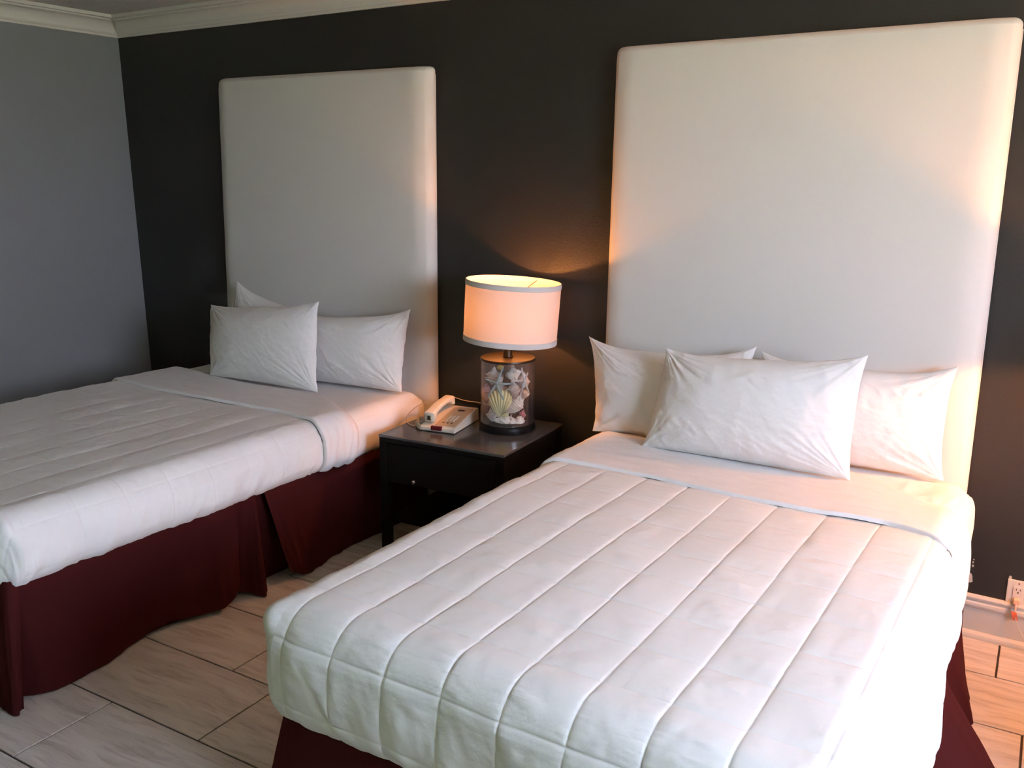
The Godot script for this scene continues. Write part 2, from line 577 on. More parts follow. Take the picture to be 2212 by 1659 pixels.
# ---------------------------------------------------------------- headboards
func headboard(c: Array, label: String) -> void:
	# c: TL, TR, BR, BL as (x, y) of the outer outline
	var t := thing("headboard", label, "headboard", Vector3((c[3].x + c[2].x) / 2, c[3].y, 0.0), 0.0, "tall upholstered headboards")
	var o: Vector3 = t.position
	var d := 0.092
	var r := Vector3(0.028, 0.028, 0.030)
	var post := func(p: Vector3, n: Vector3) -> Vector3:
		# p.x, p.y in 0..1.5 x 0..2 unit sheet -> outline quad; slight crown of the padding
		var u := p.x
		var v := p.y / 2.0 * 1.5
		var uu := u / 1.5
		var vv := v / 1.5
		var bot: Vector2 = c[3].lerp(c[2], uu)
		var top: Vector2 = c[0].lerp(c[1], uu)
		var q := bot.lerp(top, vv)
		var crown := 0.010 * (1.0 - pow(absf(2 * uu - 1), 2.5)) * (1.0 - pow(absf(2 * vv - 1), 2.5))
		var wob := noise_a.get_noise_2d(q.x * 4.0, q.y * 4.0) * 0.0015
		# the padding falls away softly over the last hand's breadth at the sides, less at the top
		var es := clampf(1.0 - minf(uu, 1.0 - uu) * 1.5 / 0.10, 0.0, 1.0)
		var et := clampf(1.0 - (1.0 - vv) * 1.85 / 0.06, 0.0, 1.0)
		var roll := 0.030 * es * es + 0.014 * et * et
		return Vector3(q.x, q.y, p.z + (crown + wob - roll) * smoothstep(0.02, 0.06, p.z)) - o
	var seg := 6
	part("padded_panel", cloth_box(Vector3(0, 0, 0.001), Vector3(1.5, 2.0, d), r, edge_lines(0, 1.5, r.x, seg, 90), edge_lines(0, 2.0, r.y, seg, 50), edge_lines(0.001, d, r.z, seg, 4), ["top", "bottom", "left", "right", "foot", "head"], post), M.headboard, t)
	# seam where the fabric turns to the back along the sides
	var seam := []
	for s in [0, 1]:
		var a: Vector2 = c[3] if s == 0 else c[2]
		var b: Vector2 = c[0] if s == 0 else c[1]
		var path := PackedVector3Array()
		for k in 21:
			var q := a.lerp(b, 0.02 + 0.96 * k / 20.0)
			path.append(Vector3(q.x + (-0.0005 if s == 0 else 0.0005), q.y, 0.020) - o)
		part("side_seam", tube(path, 0.0022, 6), M.headboard, t)

# ---------------------------------------------------------------- beds
func lines_from_seams(a: float, b: float, seams: Array, r: float) -> Array:
	# grid lines a..b, dense at the ends (rounded edges) and around each stitched seam
	var o := {}
	var put := func(x: float):
		if x > a + 1e-4 and x < b - 1e-4:
			o[snappedf(x, 0.0005)] = true
	for k in 13:
		put.call(a + r * (1.0 - tan((1.0 - k / 12.0) * PI / 4.0)))
		put.call(b - r * (1.0 - tan((1.0 - k / 12.0) * PI / 4.0)))
	var n := int(ceil((b - a) / 0.0105))
	for k in n:
		put.call(a + (b - a) * k / n)
	for s in seams:
		for e in [0.0, 0.002, 0.0045, 0.008]:
			put.call(s + e)
			put.call(s - e)
	var keys := o.keys()
	keys.sort()
	var res := [a]
	for k in keys:
		if k - res[-1] > 0.0012:
			res.append(k)
	res.append(b)
	return res

func seam_dist(x: float, seams: Array) -> float:
	var d := 9.0
	for s in seams:
		d = minf(d, absf(x - s))
	return d

# one made bed: bx0..bx1, head at z0, foot at z1, top of the bedding, underside of the mattress
func mattress_shape(bx0: float, bx1: float, z0: float, z1: float, top: float, bot: float, inset: float, post = null) -> ArrayMesh:
	var r := Vector3(0.085, 0.085, 0.085)
	var mn := Vector3(bx0 + inset, bot + inset * 0.3, z0)
	var mx := Vector3(bx1 - inset, top - inset, z1 - inset)
	return cloth_box(mn, mx, r, edge_lines(mn.x, mx.x, r.x, 8, 90), edge_lines(mn.y, mx.y, r.y, 8, 8), edge_lines(mn.z, mx.z, r.z, 8, 140), ["top", "bottom", "left", "right", "foot", "head"], post)

func coverlet_mesh(b: Dictionary) -> ArrayMesh:
	var sx: Array = b.sx
	var sz: Array = b.sz
	var r: Vector3 = b.r
	var mn := Vector3(b.x0, b.hem, b.fold - 0.10)
	var mx := Vector3(b.x1, b.top, b.z1)
	var ctr := (mn + mx) / 2
	var top: float = b.top
	var soft: float = b.get("soft", 1.0)
	var drag: float = b.get("drag", 0.6)
	var ear: float = b.get("ear", 0.03)
	var hem_foot: float = b.get("hem_foot", 0.0)
	var hem: float = b.hem
	var post := func(p: Vector3, n: Vector3) -> Vector3:
		# unfolded coordinates: a runs across the bed, l along it, both going on down the sides
		var drop := maxf(0.0, top - p.y)
		var hx := absf(n.x)
		var hz := absf(n.z)
		var wx := hx / (hx + hz + 1e-5)
		var wz := hz / (hx + hz + 1e-5)
		var a := p.x + signf(n.x) * drop * wx * (1.0 if hx > 0.02 else 0.0)
		var l := p.z + drop * wz * (1.0 if hz > 0.02 else 0.0)
		var da := seam_dist(a, sx) if wz > 0.5 or n.y > 0.35 or wx < 0.5 else seam_dist(a, sx)
		var dl := seam_dist(l, sz)
		var ga := 1.0 - exp(-da / 0.0042)
		var gl := 1.0 - exp(-dl / 0.0040)
		var pa := 1.0 - pow(1.0 - minf(da / 0.078, 1.0), 3.0)
		var pl := 1.0 - pow(1.0 - minf(dl / 0.088, 1.0), 3.0)
		var h := (0.0019 * ga * (0.7 + 0.3 * gl) + 0.0016 * pa * (0.5 + 0.5 * pl) + (0.0014 + 0.0006 * hz) * gl + 0.0009 * pl) * soft
		# puckers beside the stitching and loose ripples in the cells
		h += 0.0018 * soft * noise_a.get_noise_2d(a * 7.0, l * 40.0) * exp(-da / 0.030) * ga
		h += 0.0013 * soft * noise_a.get_noise_2d(a * 46.0 + 31.0, l * 9.0) * exp(-dl / 0.022) * gl
		var rip := noise_b.get_noise_2d(a * 5.0 + l * 2.2, l * 11.0 - a * 2.0)
		h += 0.0060 * maxf(0.0, rip - 0.06) * pa * pl
		h += 0.0075 * noise_b.get_noise_2d(a * 1.3 + 7.0, l * 1.3) * (1.0 - 0.5 * hx)
		# body: slight crown on top, sides draw in under the mattress
		var low: float = clampf((p.y - b.hem) / (top - b.hem), 0.0, 1.0)
		h -= 0.007 * smoothstep(b.fold + 0.06, b.fold - 0.04, p.z)
		var q := p + n * h
		if n.y < 0.7:
			var side := 1.0 - clampf(n.y / 0.7, 0.0, 1.0)
			var bulge := 0.018 * sin(PI * clampf(low * 1.05, 0.0, 1.0)) + 0.012 * noise_b.get_noise_2d((p.z if hx > hz else p.x) * 2.6 + 3.0, p.y * 2.0)
			# drag folds slanting down to the tuck
			var s := p.z if hx > hz else p.x
			var fold := noise_a.get_noise_2d(s * 13.0 + p.y * 5.0, p.y * 3.0) * 0.010 * (1.0 - low) * drag
			q += Vector3(n.x, 0, n.z).normalized() * (bulge + fold) * side * (1.0 - 0.9 * 2.0 * hx * hz)
		# square out the hanging corner at the foot
		if n.z > 0.0 and n.y > 0.0:
			q += Vector3(n.x, 0.7, n.z).normalized() * ear * pow(27.0 * pow(hx * hz * n.y, 2.0), 0.8)
		# the hem rises and falls
		var hemw: float = (1.0 - low)
		q.y += hemw * hemw * (0.016 * noise_b.get_noise_2d(p.x * 1.7, p.z * 1.7 + 5.0) + hem_foot * clampf(hz, 0.0, 1.0))
		if b.has("flare") and n.x > 0.0:
			q.x += b.flare * n.x * (1.0 - low) * clampf((p.z - 0.4) / 1.2, 0.0, 1.0)
		return q
	var sxx := sx.duplicate()
	var sy := []
	for e in sz:
		if e > b.z1 + 0.02 and top - (e - b.z1) > mn.y + 0.01:
			sy.append(top - (e - b.z1))
	for e in sx:
		if e > b.x1 + 0.02 and top - (e - b.x1) > mn.y + 0.01:
			sy.append(top - (e - b.x1))
	var ys := lines_from_seams(mn.y, mx.y, sy, r.y)
	return cloth_box(mn, mx, r, lines_from_seams(mn.x, mx.x, sxx, r.x), ys, lines_from_seams(mn.z, mx.z, sz, r.z), ["top", "left", "right", "foot"], post)

func flat_sheet_mesh(b: Dictionary) -> ArrayMesh:
	# the turned-down top sheet: a band over the bed, its lower edge folded over the coverlet
	var r: Vector3 = b.r
	var g := 0.013
	var za: float = b.sheet0
	var zb: float = b.fold
	var mn := Vector3(b.x0 - g, b.hem - 0.004, za - 0.4)
	var mx := Vector3(b.x1 + g, b.top + g, zb + 0.4)
	var top: float = b.top
	var post := func(p: Vector3, n: Vector3) -> Vector3:
		# p.z within za..zb ; t = 0 at the head side, 1 at the fold
		var t := clampf((p.z - za) / (zb - za), 0.0, 1.0)
		var drop := maxf(0.0, top - p.y)
		var hemz: float = b.hem_z.call(p.x, drop)
		var headz: float = b.head_z.call(p.x, drop)
		var q := p
		q.z = lerpf(headz, hemz, t)
		var e := minf((hemz - q.z) / 0.006, 1.0)
		var eh := clampf((q.z - headz) / 0.09, 0.0, 1.0)
		var h := -0.014 * (1.0 - sqrt(maxf(0.0, 1.0 - (1.0 - e) * (1.0 - e)))) - 0.036 * (1.0 - eh) * (1.0 - eh)
		h += 0.004 * noise_b.get_noise_2d(p.x * 1.5, q.z * 2.0)
		var low: float = clampf((p.y - b.hem) / (top - b.hem), 0.0, 1.0)
		if n.y < 0.7:
			var side := 1.0 - clampf(n.y / 0.7, 0.0, 1.0)
			var bulge := 0.018 * sin(PI * clampf(low * 1.05, 0.0, 1.0)) + 0.012 * noise_b.get_noise_2d(p.z * 2.6 + 3.0, p.y * 2.0)
			h += side * bulge
			h += side * 0.012 * noise_a.get_noise_2d(q.z * 15.0 + p.y * 3.0, p.y * 2.0) * (0.35 + 0.65 * (1.0 - low))
		else:
			h += 0.003 * noise_b.get_noise_2d(p.x * 4.0, q.z * 9.0)
		q += n * h
		q.y += (1.0 - low) * (1.0 - low) * (0.014 * noise_b.get_noise_2d(p.x * 1.7, q.z * 1.7 + 5.0) + 0.010)
		return q
	var zs := []
	for k in 41:
		zs.append(lerpf(za, zb, k / 40.0))
	for e in [0.992, 0.984, 0.996]:
		zs.append(lerpf(za, zb, e))
	zs.sort()
	return cloth_box(mn, mx, r, edge_lines(mn.x, mx.x, r.x, 10, 90), edge_lines(mn.y, mx.y, r.y, 10, 16), zs, ["top", "left", "right"], post)

func skirt_panel(keys: Array, wave: float, seed_f: float, n_s := 120) -> ArrayMesh:
	# keys: [top x, top z, bottom x, bottom z, top y, bottom y] along the panel
	var f := func(u: float, v: float) -> Vector3:
		var x := u * (keys.size() - 1)
		var i := mini(int(x), keys.size() - 2)
		var t := x - i
		var get := func(k: int) -> float:
			var p0: float = keys[maxi(i - 1, 0)][k]
			var p3: float = keys[mini(i + 2, keys.size() - 1)][k]
			return cubic_interpolate(keys[i][k], keys[i + 1][k], p0, p3, t)
		var a := Vector3(get.call(0), get.call(4), get.call(1))
		var b := Vector3(get.call(2), get.call(5), get.call(3))
		var p := a.lerp(b, v)
		var dir := Vector3(keys[i + 1][0] - keys[i][0], 0, keys[i + 1][1] - keys[i][1]).normalized()
		var out := dir.cross(Vector3.UP)
		p += out * wave * v * (noise_b.get_noise_2d(u * 6.0 + seed_f, v * 0.6) + 0.5 * noise_a.get_noise_2d(u * 9.0 + seed_f, v * 1.5))
		return p
	return grid(n_s, 16, f)

func pillow_mesh(TL: Vector3, TR: Vector3, BR: Vector3, BL: Vector3, depth: float, s: float, pinch := 0.05, slump := 0.0) -> ArrayMesh:
	# two faces sewn at the edge; corners given in space
	var n := (TR - BL).cross(TL - BR).normalized()
	if n.z < 0:
		n = -n
	var N := 104
	var K := 72
	var cre := []
	var rg := RandomNumberGenerator.new()
	rg.seed = int(s * 1000.0)
	for k in 22:
		# creases run from the seams and corners into the cloth: start, direction, length, width, height
		var st: Vector2
		var dr: Vector2
		if k < 10:
			var cx := -1.0 if k % 2 == 0 else 1.0
			var cy := -1.0 if (k / 2) % 2 == 0 else 1.0
			st = Vector2(cx * rg.randf_range(0.72, 0.96), cy * rg.randf_range(0.62, 0.95))
			dr = Vector2(-cx * rg.randf_range(0.3, 1.0), -cy * rg.randf_range(0.3, 1.0)).normalized()
		else:
			st = Vector2(rg.randf_range(-0.75, 0.75), rg.randf_range(0.35, 0.92) * (1.0 if rg.randf() < 0.75 else -1.0))
			dr = Vector2(rg.randf_range(-0.9, 0.9), -signf(st.y) * rg.randf_range(0.2, 1.0)).normalized()
		cre.append([st, dr, rg.randf_range(0.22, 0.62), rg.randf_range(0.016, 0.034), rg.randf_range(-0.0045, 0.006)])
	var v := PackedVector3Array()
	var idx := PackedInt32Array()
	var ids := {}
	var ease := func(x: float) -> float: return sin(x * PI / 2)
	for side in 2:
		for j in K + 1:
			for i in N + 1:
				var edge := i == 0 or j == 0 or i == N or j == K
				if side == 1 and edge:
					ids[Vector3i(side, i, j)] = ids[Vector3i(0, i, j)]
					continue
				var u: float = ease.call(2.0 * i / N - 1.0)
				var w: float = ease.call(2.0 * j / K - 1.0)
				# pulled-in edges
				var uu := u * (1.0 - pinch * (1.0 - pow(absf(w), 3.0)))
				var ww := w * (1.0 - (pinch * 3.6 if w > 0.0 else pinch * 0.5) * (1.0 - pow(absf(u), 3.5)))
				var top := TL.lerp(TR, uu * 0.5 + 0.5)
				var bot := BL.lerp(BR, uu * 0.5 + 0.5)
				var p := bot.lerp(top, ww * 0.5 + 0.5)
				var th: float = pow(maxf(0.0, (1.0 - pow(absf(u), 2.4)) * (1.0 - pow(absf(w), 2.2))), 0.55)
				th *= 1.0 - slump * 0.5 * (w * 0.5 + 0.5)
				# creases: fan out from the corners, and soft crumples
				var cu := 1.0 - absf(u)
				var cw := 1.0 - absf(w)
				var cr := exp(-(cu * cu + cw * cw) / 0.30)
				var ang := atan2(cw, cu)
				var fan := noise_a.get_noise_2d(ang * 6.0 + s * 3.0 + signf(u) * 5.0, s + signf(w) * 3.0) * cr
				var crum := noise_b.get_noise_2d(p.x * 6.0 + s * 10.0, p.y * 7.0 + s) * 0.7 + noise_a.get_noise_2d(p.x * 10.0 + p.y * 9.0 + s * 3.0, p.y * 6.0 - p.x * 5.0) * 0.35
				var ridge := 1.0 - absf(noise_b.get_noise_2d(p.x * 5.5 + p.y * 6.0 + s * 7.0, p.y * 4.0 - p.x * 2.0 + s))
				var d := depth * 0.5 * th + minf(th, 1.0) * (0.020 * fan + 0.0030 * crum + 0.0060 * pow(ridge, 9.0) * (0.25 + 0.75 * maxf(cr, 1.0 - cw)))
				for e in cre:
					var rel: Vector2 = Vector2(u, w) - e[0]
					var al: float = rel.dot(e[1])
					if al > -0.05 and al < e[2] + 0.05:
						var ac: float = rel.dot(Vector2(-e[1].y, e[1].x)) + 0.10 * al * al * signf(e[4])
						d += e[4] * minf(th, 1.0) * exp(-ac * ac / (e[3] * e[3])) * smoothstep(-0.05, 0.08, al) * smoothstep(e[2] + 0.05, e[2] * 0.4, al)
				# the cloth at the seam ripples a little
				p += n * (0.006 * noise_a.get_noise_2d(p.x * 14.0 + s, p.y * 14.0)) * (1.0 - th)
				p += n * d * (1.0 if side == 0 else -0.6)
				ids[Vector3i(side, i, j)] = v.size()
				v.append(p)
	for side in 2:
		for j in K:
			for i in N:
				var a: int = ids[Vector3i(side, i, j)]
				var b: int = ids[Vector3i(side, i + 1, j)]
				var c: int = ids[Vector3i(side, i, j + 1)]
				var d: int = ids[Vector3i(side, i + 1, j + 1)]
				if side == 0:
					idx.append_array([a, b, c, b, d, c])
				else:
					idx.append_array([a, c, b, b, c, d])
	return finish(v, idx)

func pillow(TL: Vector3, TR: Vector3, BR: Vector3, BL: Vector3, depth: float, s: float, label: String, group: String, pinch := 0.05, slump := 0.0) -> void:
	var o := (BL + BR) / 2
	var t := thing("pillow", label, "pillow", o, 0.0, group)
	part("pillowcase", pillow_mesh(TL - o, TR - o, BR - o, BL - o, depth, s, pinch, slump), M.pillow, t)

func build_beds() -> void:
	# ---- right bed
	var sx := []
	for k in 9:
		sx.append(-1.527 + 0.1555 * k)
	sx.append_array([-1.527 - 0.1555, -1.527 - 0.311, -0.283 + 0.1555, -0.283 + 0.311])
	var sz := []
	for k in 9:
		sz.append(2.05 - 0.1755 * k)
	sz.append_array([2.262, 2.432])
	var R := {"x0": -1.645, "x1": -0.225, "z0": 0.125, "z1": 2.20, "top": 0.655, "hem": 0.335, "fold": 0.785, "sheet0": 0.25, "r": Vector3(0.085, 0.085, 0.10), "sx": sx, "sz": sz, "ear": 0.016, "flare": 0.075, "hem_foot": 0.0}
	R.hem_z = func(x: float, drop: float) -> float: return 0.785 + 0.012 * sin(x * 6.0) + (clampf((x + 0.42) / 0.2, 0.0, 1.0) * 0.07) + drop * 0.12
	R.head_z = func(x: float, drop: float) -> float: return 0.29 + 0.02 * sin(x * 5.0 + 1.0) + clampf((x + 0.62) / 0.3, 0.0, 1.0) * 0.20
	var bed := thing("bed", "double bed with burgundy skirt in front of the headboard nearest the wall socket", "bed", Vector3(-0.935, 0, 1.1), 0.0, "double beds")
	var o: Vector3 = bed.position
	var crease := func(p: Vector3, n: Vector3) -> Vector3:
		var h := 0.004 * noise_b.get_noise_2d(p.x * 3.0, p.z * 3.0)
		# gathers of the fitted sheet near its corner
		h += 0.010 * maxf(0.0, noise_a.get_noise_2d(p.x * 26.0, p.z * 4.0)) * clampf((p.x + 0.85) / 0.4, 0.0, 1.0) * clampf((0.6 - p.z) / 0.2, 0.0, 1.0) * clampf((p.z - 0.2) / 0.15, 0.0, 1.0)
		if n.y < 0.5:
			h += 0.012 * sin(PI * clampf((p.y - 0.36) / 0.28, 0.0, 1.0)) + 0.006 * noise_a.get_noise_2d(p.z * 14.0, p.y * 3.0)
		return p + n * h - o
	part("mattress", mattress_shape(R.x0, R.x1, R.z0, R.z1, R.top, R.hem, 0.012, crease), M.sheet, bed, Vector3.ZERO, Vector3.ZERO, "mattress in a white fitted sheet")
	part("box_spring", rbox(Vector3(1.28, 0.22, 2.0), 0.02, 2, Vector3(-0.935, 0.25, 1.1) - o), M.box_spring, bed)
	var sk := Node3D.new()
	sk.name = "bed_skirt"
	bed.add_child(sk)
	sk.set_meta("label", "burgundy pleated bed skirt")
	var off := func(keys: Array) -> Array:
		var res := []
		for k in keys:
			res.append([k[0] - o.x, k[1] - o.z, k[2] - o.x, k[3] - o.z, k[4], k[5]])
		return res
	# foot: left corner to right corner, seen below the coverlet
	part("skirt_panel", skirt_panel(off.call([[-1.60, 2.13, -1.70, 2.16, 0.38, 0.006], [-1.45, 2.14, -1.48, 2.17, 0.38, 0.006], [-1.1, 2.14, -1.1, 2.18, 0.38, 0.006], [-0.7, 2.14, -0.7, 2.17, 0.38, 0.006], [-0.27, 2.12, -0.20, 2.16, 0.38, 0.006]]), 0.02, 1.0), M.skirt, sk)
	# right side: hangs in at the head, flares out in folds towards the foot
	part("skirt_panel", skirt_panel(off.call([[-0.26, 2.13, -0.19, 2.16, 0.38, 0.006], [-0.25, 1.70, -0.10, 1.66, 0.38, 0.006], [-0.25, 1.32, -0.10, 1.30, 0.38, 0.006], [-0.25, 1.12, -0.03, 1.02, 0.38, 0.006], [-0.25, 0.98, -0.045, 0.86, 0.38, 0.006], [-0.25, 0.84, -0.16, 0.74, 0.38, 0.006], [-0.25, 0.70, -0.125, 0.64, 0.38, 0.006], [-0.25, 0.52, -0.155, 0.50, 0.38, 0.006], [-0.25, 0.30, -0.20, 0.26, 0.38, 0.006], [-0.25, 0.10, -0.225, 0.06, 0.38, 0.006]]), 0.012, 4.0, 200), M.skirt, sk)
	# left side
	part("skirt_panel", skirt_panel(off.call([[-1.60, 0.10, -1.62, 0.10, 0.38, 0.006], [-1.60, 0.8, -1.63, 0.8, 0.38, 0.006], [-1.60, 1.5, -1.62, 1.5, 0.38, 0.006], [-1.60, 2.13, -1.70, 2.16, 0.38, 0.006]]), 0.02, 7.0), M.skirt, sk)
	solo("coverlet", coverlet_mesh(R), M.quilt, "white box-stitched coverlet on the bed in front of the headboard nearest the wall socket", "coverlet", "white quilted coverlets")
	solo("flat_sheet", flat_sheet_mesh(R), M.sheet, "white top sheet turned down over the bed nearest the wall socket", "sheet", "turned-down top sheets")
	var g := "pillows on the bed nearest the wall socket"
	pillow(Vector3(-1.785, 1.014, 0.16), Vector3(-1.045, 1.05, 0.17), Vector3(-1.03, 0.655, 0.25), Vector3(-1.665, 0.648, 0.33), 0.20, 1.3, "white pillow leaning on the headboard, its pointed corner towards the lamp", g, 0.07)
	pillow(Vector3(-1.03, 1.035, 0.17), Vector3(-0.336, 1.056, 0.16), Vector3(-0.335, 0.652, 0.22), Vector3(-1.01, 0.655, 0.25), 0.20, 2.6, "white pillow leaning on the headboard over the bed's outer corner by the socket", g, 0.06)
	pillow(Vector3(-1.355, 1.035, 0.33), Vector3(-0.602, 1.095, 0.35), Vector3(-0.60, 0.672, 0.462), Vector3(-1.375, 0.668, 0.475), 0.21, 4.1, "plump creased white pillow propped in front of two others, bed nearest the socket", g, 0.042)

	# ---- left bed
	var lsx := []
	for k in 13:
		lsx.append(-2.80 - 0.1555 * k + 0.311)
	var lsz := []
	for k in 12:
		lsz.append(2.35 - 0.1755 * k)
	var L := {"x0": -4.165, "x1": -2.675, "z0": 0.125, "z1": 2.255, "top": 0.655, "hem": 0.405, "fold": 0.905, "sheet0": 0.45, "r": Vector3(0.09, 0.09, 0.05), "sx": lsx, "sz": lsz, "ear": 0.012, "soft": 0.8, "drag": 1.0}
	L.hem_z = func(x: float, drop: float) -> float: return 0.875 + 0.02 * sin(x * 3.2 + 0.6) + clampf((x + 2.95) / 0.25, 0.0, 1.0) * 0.035 + drop * 0.02
	L.head_z = func(x: float, drop: float) -> float: return 0.48 + 0.03 * sin(x * 5.0) + clampf((x + 3.05) / 0.30, 0.0, 1.0) * 0.19 - drop * 0.04
	var bed2 := thing("bed", "double bed with burgundy skirt standing between the grey wall and the nightstand", "bed", Vector3(-3.42, 0, 1.15), 0.0, "double beds")
	var o2: Vector3 = bed2.position
	var crease2 := func(p: Vector3, n: Vector3) -> Vector3:
		var h := 0.004 * noise_b.get_noise_2d(p.x * 3.0, p.z * 3.0)
		if n.y < 0.5:
			h += 0.012 * sin(PI * clampf((p.y - 0.4) / 0.25, 0.0, 1.0)) + 0.007 * noise_a.get_noise_2d(p.z * 16.0, p.y * 3.0)
		return p + n * h - o2
	part("mattress", mattress_shape(L.x0, L.x1, L.z0, L.z1, L.top, L.hem, 0.012, crease2), M.sheet, bed2, Vector3.ZERO, Vector3.ZERO, "mattress in a white fitted sheet")
	part("box_spring", rbox(Vector3(1.28, 0.24, 2.06), 0.02, 2, Vector3(-3.42, 0.28, 1.15) - o2), M.box_spring, bed2)
	var sk2 := Node3D.new()
	sk2.name = "bed_skirt"
	bed2.add_child(sk2)
	sk2.set_meta("label", "burgundy pleated bed skirt")
	var off2 := func(keys: Array) -> Array:
		var res := []
		for k in keys:
			res.append([k[0] - o2.x, k[1] - o2.z, k[2] - o2.x, k[3] - o2.z, k[4], k[5]])
		return res
	var yt := 0.45
	# side facing the right bed: two lengths that part at the middle, the hem lifting there
	part("skirt_panel", skirt_panel(off2.call([[-2.705, 2.245, -2.78, 2.20, yt, 0.006], [-2.705, 2.16, -2.72, 2.12, yt, 0.006], [-2.705, 2.0, -2.725, 1.98, yt, 0.006], [-2.705, 1.80, -2.76, 1.80, yt, 0.012], [-2.705, 1.65, -2.775, 1.66, yt, 0.03], [-2.705, 1.50, -2.72, 1.50, yt, 0.02], [-2.705, 1.40, -2.69, 1.40, yt, 0.035], [-2.715, 1.32, -2.72, 1.335, yt, 0.085], [-2.74, 1.27, -2.80, 1.30, yt, 0.13]]), 0.012, 11.0, 200), M.skirt, sk2)
	part("skirt_panel", skirt_panel(off2.call([[-2.735, 1.36, -2.80, 1.40, yt, 0.06], [-2.72, 1.275, -2.74, 1.29, yt, 0.02], [-2.712, 1.235, -2.665, 1.25, yt, 0.006], [-2.745, 1.21, -2.74, 1.18, yt, 0.006], [-2.76, 1.19, -2.80, 1.12, yt, 0.01]]), 0.008, 13.0, 90), M.skirt, sk2)
	part("skirt_panel", skirt_panel(off2.call([[-2.71, 1.195, -2.69, 1.09, yt, 0.05], [-2.705, 1.10, -2.675, 1.00, yt, 0.006], [-2.705, 0.9, -2.70, 0.86, yt, 0.006], [-2.705, 0.6, -2.72, 0.6, yt, 0.006], [-2.705, 0.10, -2.71, 0.10, yt, 0.006]]), 0.012, 15.0, 120), M.skirt, sk2)
	part("skirt_lining", skirt_panel(off2.call([[-2.738, 2.20, -2.80, 2.18, yt, 0.006], [-2.738, 1.5, -2.79, 1.5, yt, 0.006], [-2.738, 0.8, -2.79, 0.8, yt, 0.006], [-2.738, 0.12, -2.79, 0.12, yt, 0.006]]), 0.008, 23.0), M.skirt, sk2)
	# foot
	part("skirt_panel", skirt_panel(off2.call([[-4.13, 2.235, -4.15, 2.26, yt, 0.006], [-3.7, 2.235, -3.7, 2.25, yt, 0.006], [-3.2, 2.235, -3.2, 2.26, yt, 0.006], [-2.85, 2.24, -2.84, 2.27, yt, 0.006], [-2.705, 2.245, -2.70, 2.275, yt, 0.006], [-2.70, 2.20, -2.705, 2.235, yt, 0.006]]), 0.014, 17.0), M.skirt, sk2)
	part("skirt_panel", skirt_panel(off2.call([[-4.13, 0.10, -4.14, 0.10, yt, 0.006], [-4.13, 0.9, -4.14, 0.9, yt, 0.006], [-4.13, 1.6, -4.14, 1.6, yt, 0.006], [-4.13, 2.235, -4.15, 2.26, yt, 0.006]]), 0.014, 19.0), M.skirt, sk2)
	solo("coverlet", coverlet_mesh(L), M.quilt, "white box-stitched coverlet on the bed between the grey wall and the nightstand", "coverlet", "white quilted coverlets")
	solo("flat_sheet", flat_sheet_mesh(L), M.sheet, "white top sheet turned down over the bed beside the grey wall", "sheet", "turned-down top sheets")
	var g2 := "pillows on the bed beside the grey wall"
	pillow(Vector3(-3.99, 1.10, 0.155), Vector3(-3.27, 0.965, 0.17), Vector3(-3.32, 0.672, 0.24), Vector3(-4.07, 0.675, 0.25), 0.18, 6.2, "white pillow with one corner poking up, tucked behind another by the grey wall", g2, 0.05)
	pillow(Vector3(-3.40, 0.985, 0.25), Vector3(-2.758, 1.05, 0.16), Vector3(-2.735, 0.655, 0.27), Vector3(-3.38, 0.655, 0.34), 0.19, 8.5, "smooth white pillow leaning on the headboard beside the telephone", g2, 0.045)
	pillow(Vector3(-3.975, 0.995, 0.36), Vector3(-3.185, 1.075, 0.35), Vector3(-3.035, 0.668, 0.535), Vector3(-3.765, 0.668, 0.565), 0.20, 9.7, "upright white pillow propped in front of two others, bed beside the grey wall", g2, 0.035)

# ---------------------------------------------------------------- nightstand
func build_nightstand(at: Vector3, turn: float, label: String) -> void:
	var t := thing("nightstand", label, "nightstand", at, turn)
	var w := 0.63
	var d := 0.565
	part("table_top", rbox(Vector3(w, 0.012, d), 0.002, 2, Vector3(0, 0.566, 0)), M.ns_top, t, Vector3.ZERO, Vector3.ZERO, "glossy dark grey glass top")
	part("top_frame", rbox(Vector3(w - 0.004, 0.02, d - 0.004), 0.002, 2, Vector3(0, 0.55, 0)), M.black_wood, t)
	for sx in [-1, 1]:
		for sz in [-1, 1]:
			part("leg", rbox(Vector3(0.04, 0.54, 0.04), 0.003, 2, Vector3(sx * (w / 2 - 0.022), 0.27, sz * (d / 2 - 0.022))), M.black_wood, t)
	for sx in [-1, 1]:
		part("side_panel", rbox(Vector3(0.018, 0.19, d - 0.085), 0.002, 2, Vector3(sx * (w / 2 - 0.018), 0.445, 0)), M.black_wood, t)
	part("back_panel", rbox(Vector3(w - 0.09, 0.19, 0.014), 0.002, 2, Vector3(0, 0.445, -d / 2 + 0.018)), M.black_wood, t)
	var dr := part("drawer", rbox(Vector3(w - 0.086, 0.176, 0.02), 0.003, 2, Vector3(0, 0.449, d / 2 - 0.014)), M.black_wood, t)
	part("drawer_bottom", rbox(Vector3(w - 0.09, 0.012, d - 0.09), 0.002, 2, Vector3(0, 0.366, 0)), M.black_wood, t)
	part("knob", lathe([Vector2(0, -0.012), Vector2(0.006, -0.012), Vector2(0.004, 0.0), Vector2(0.009, 0.006), Vector2(0.0095, 0.010), Vector2(0.006, 0.014), Vector2(0, 0.015)], 20), M.knob, dr, Vector3(-0.125, 0.385, d / 2 + 0.004), Vector3(PI / 2, 0, 0), "small metal drawer knob")
	part("shelf", rbox(Vector3(w - 0.06, 0.018, d - 0.05), 0.003, 2, Vector3(0, 0.175, 0)), M.black_wood, t)

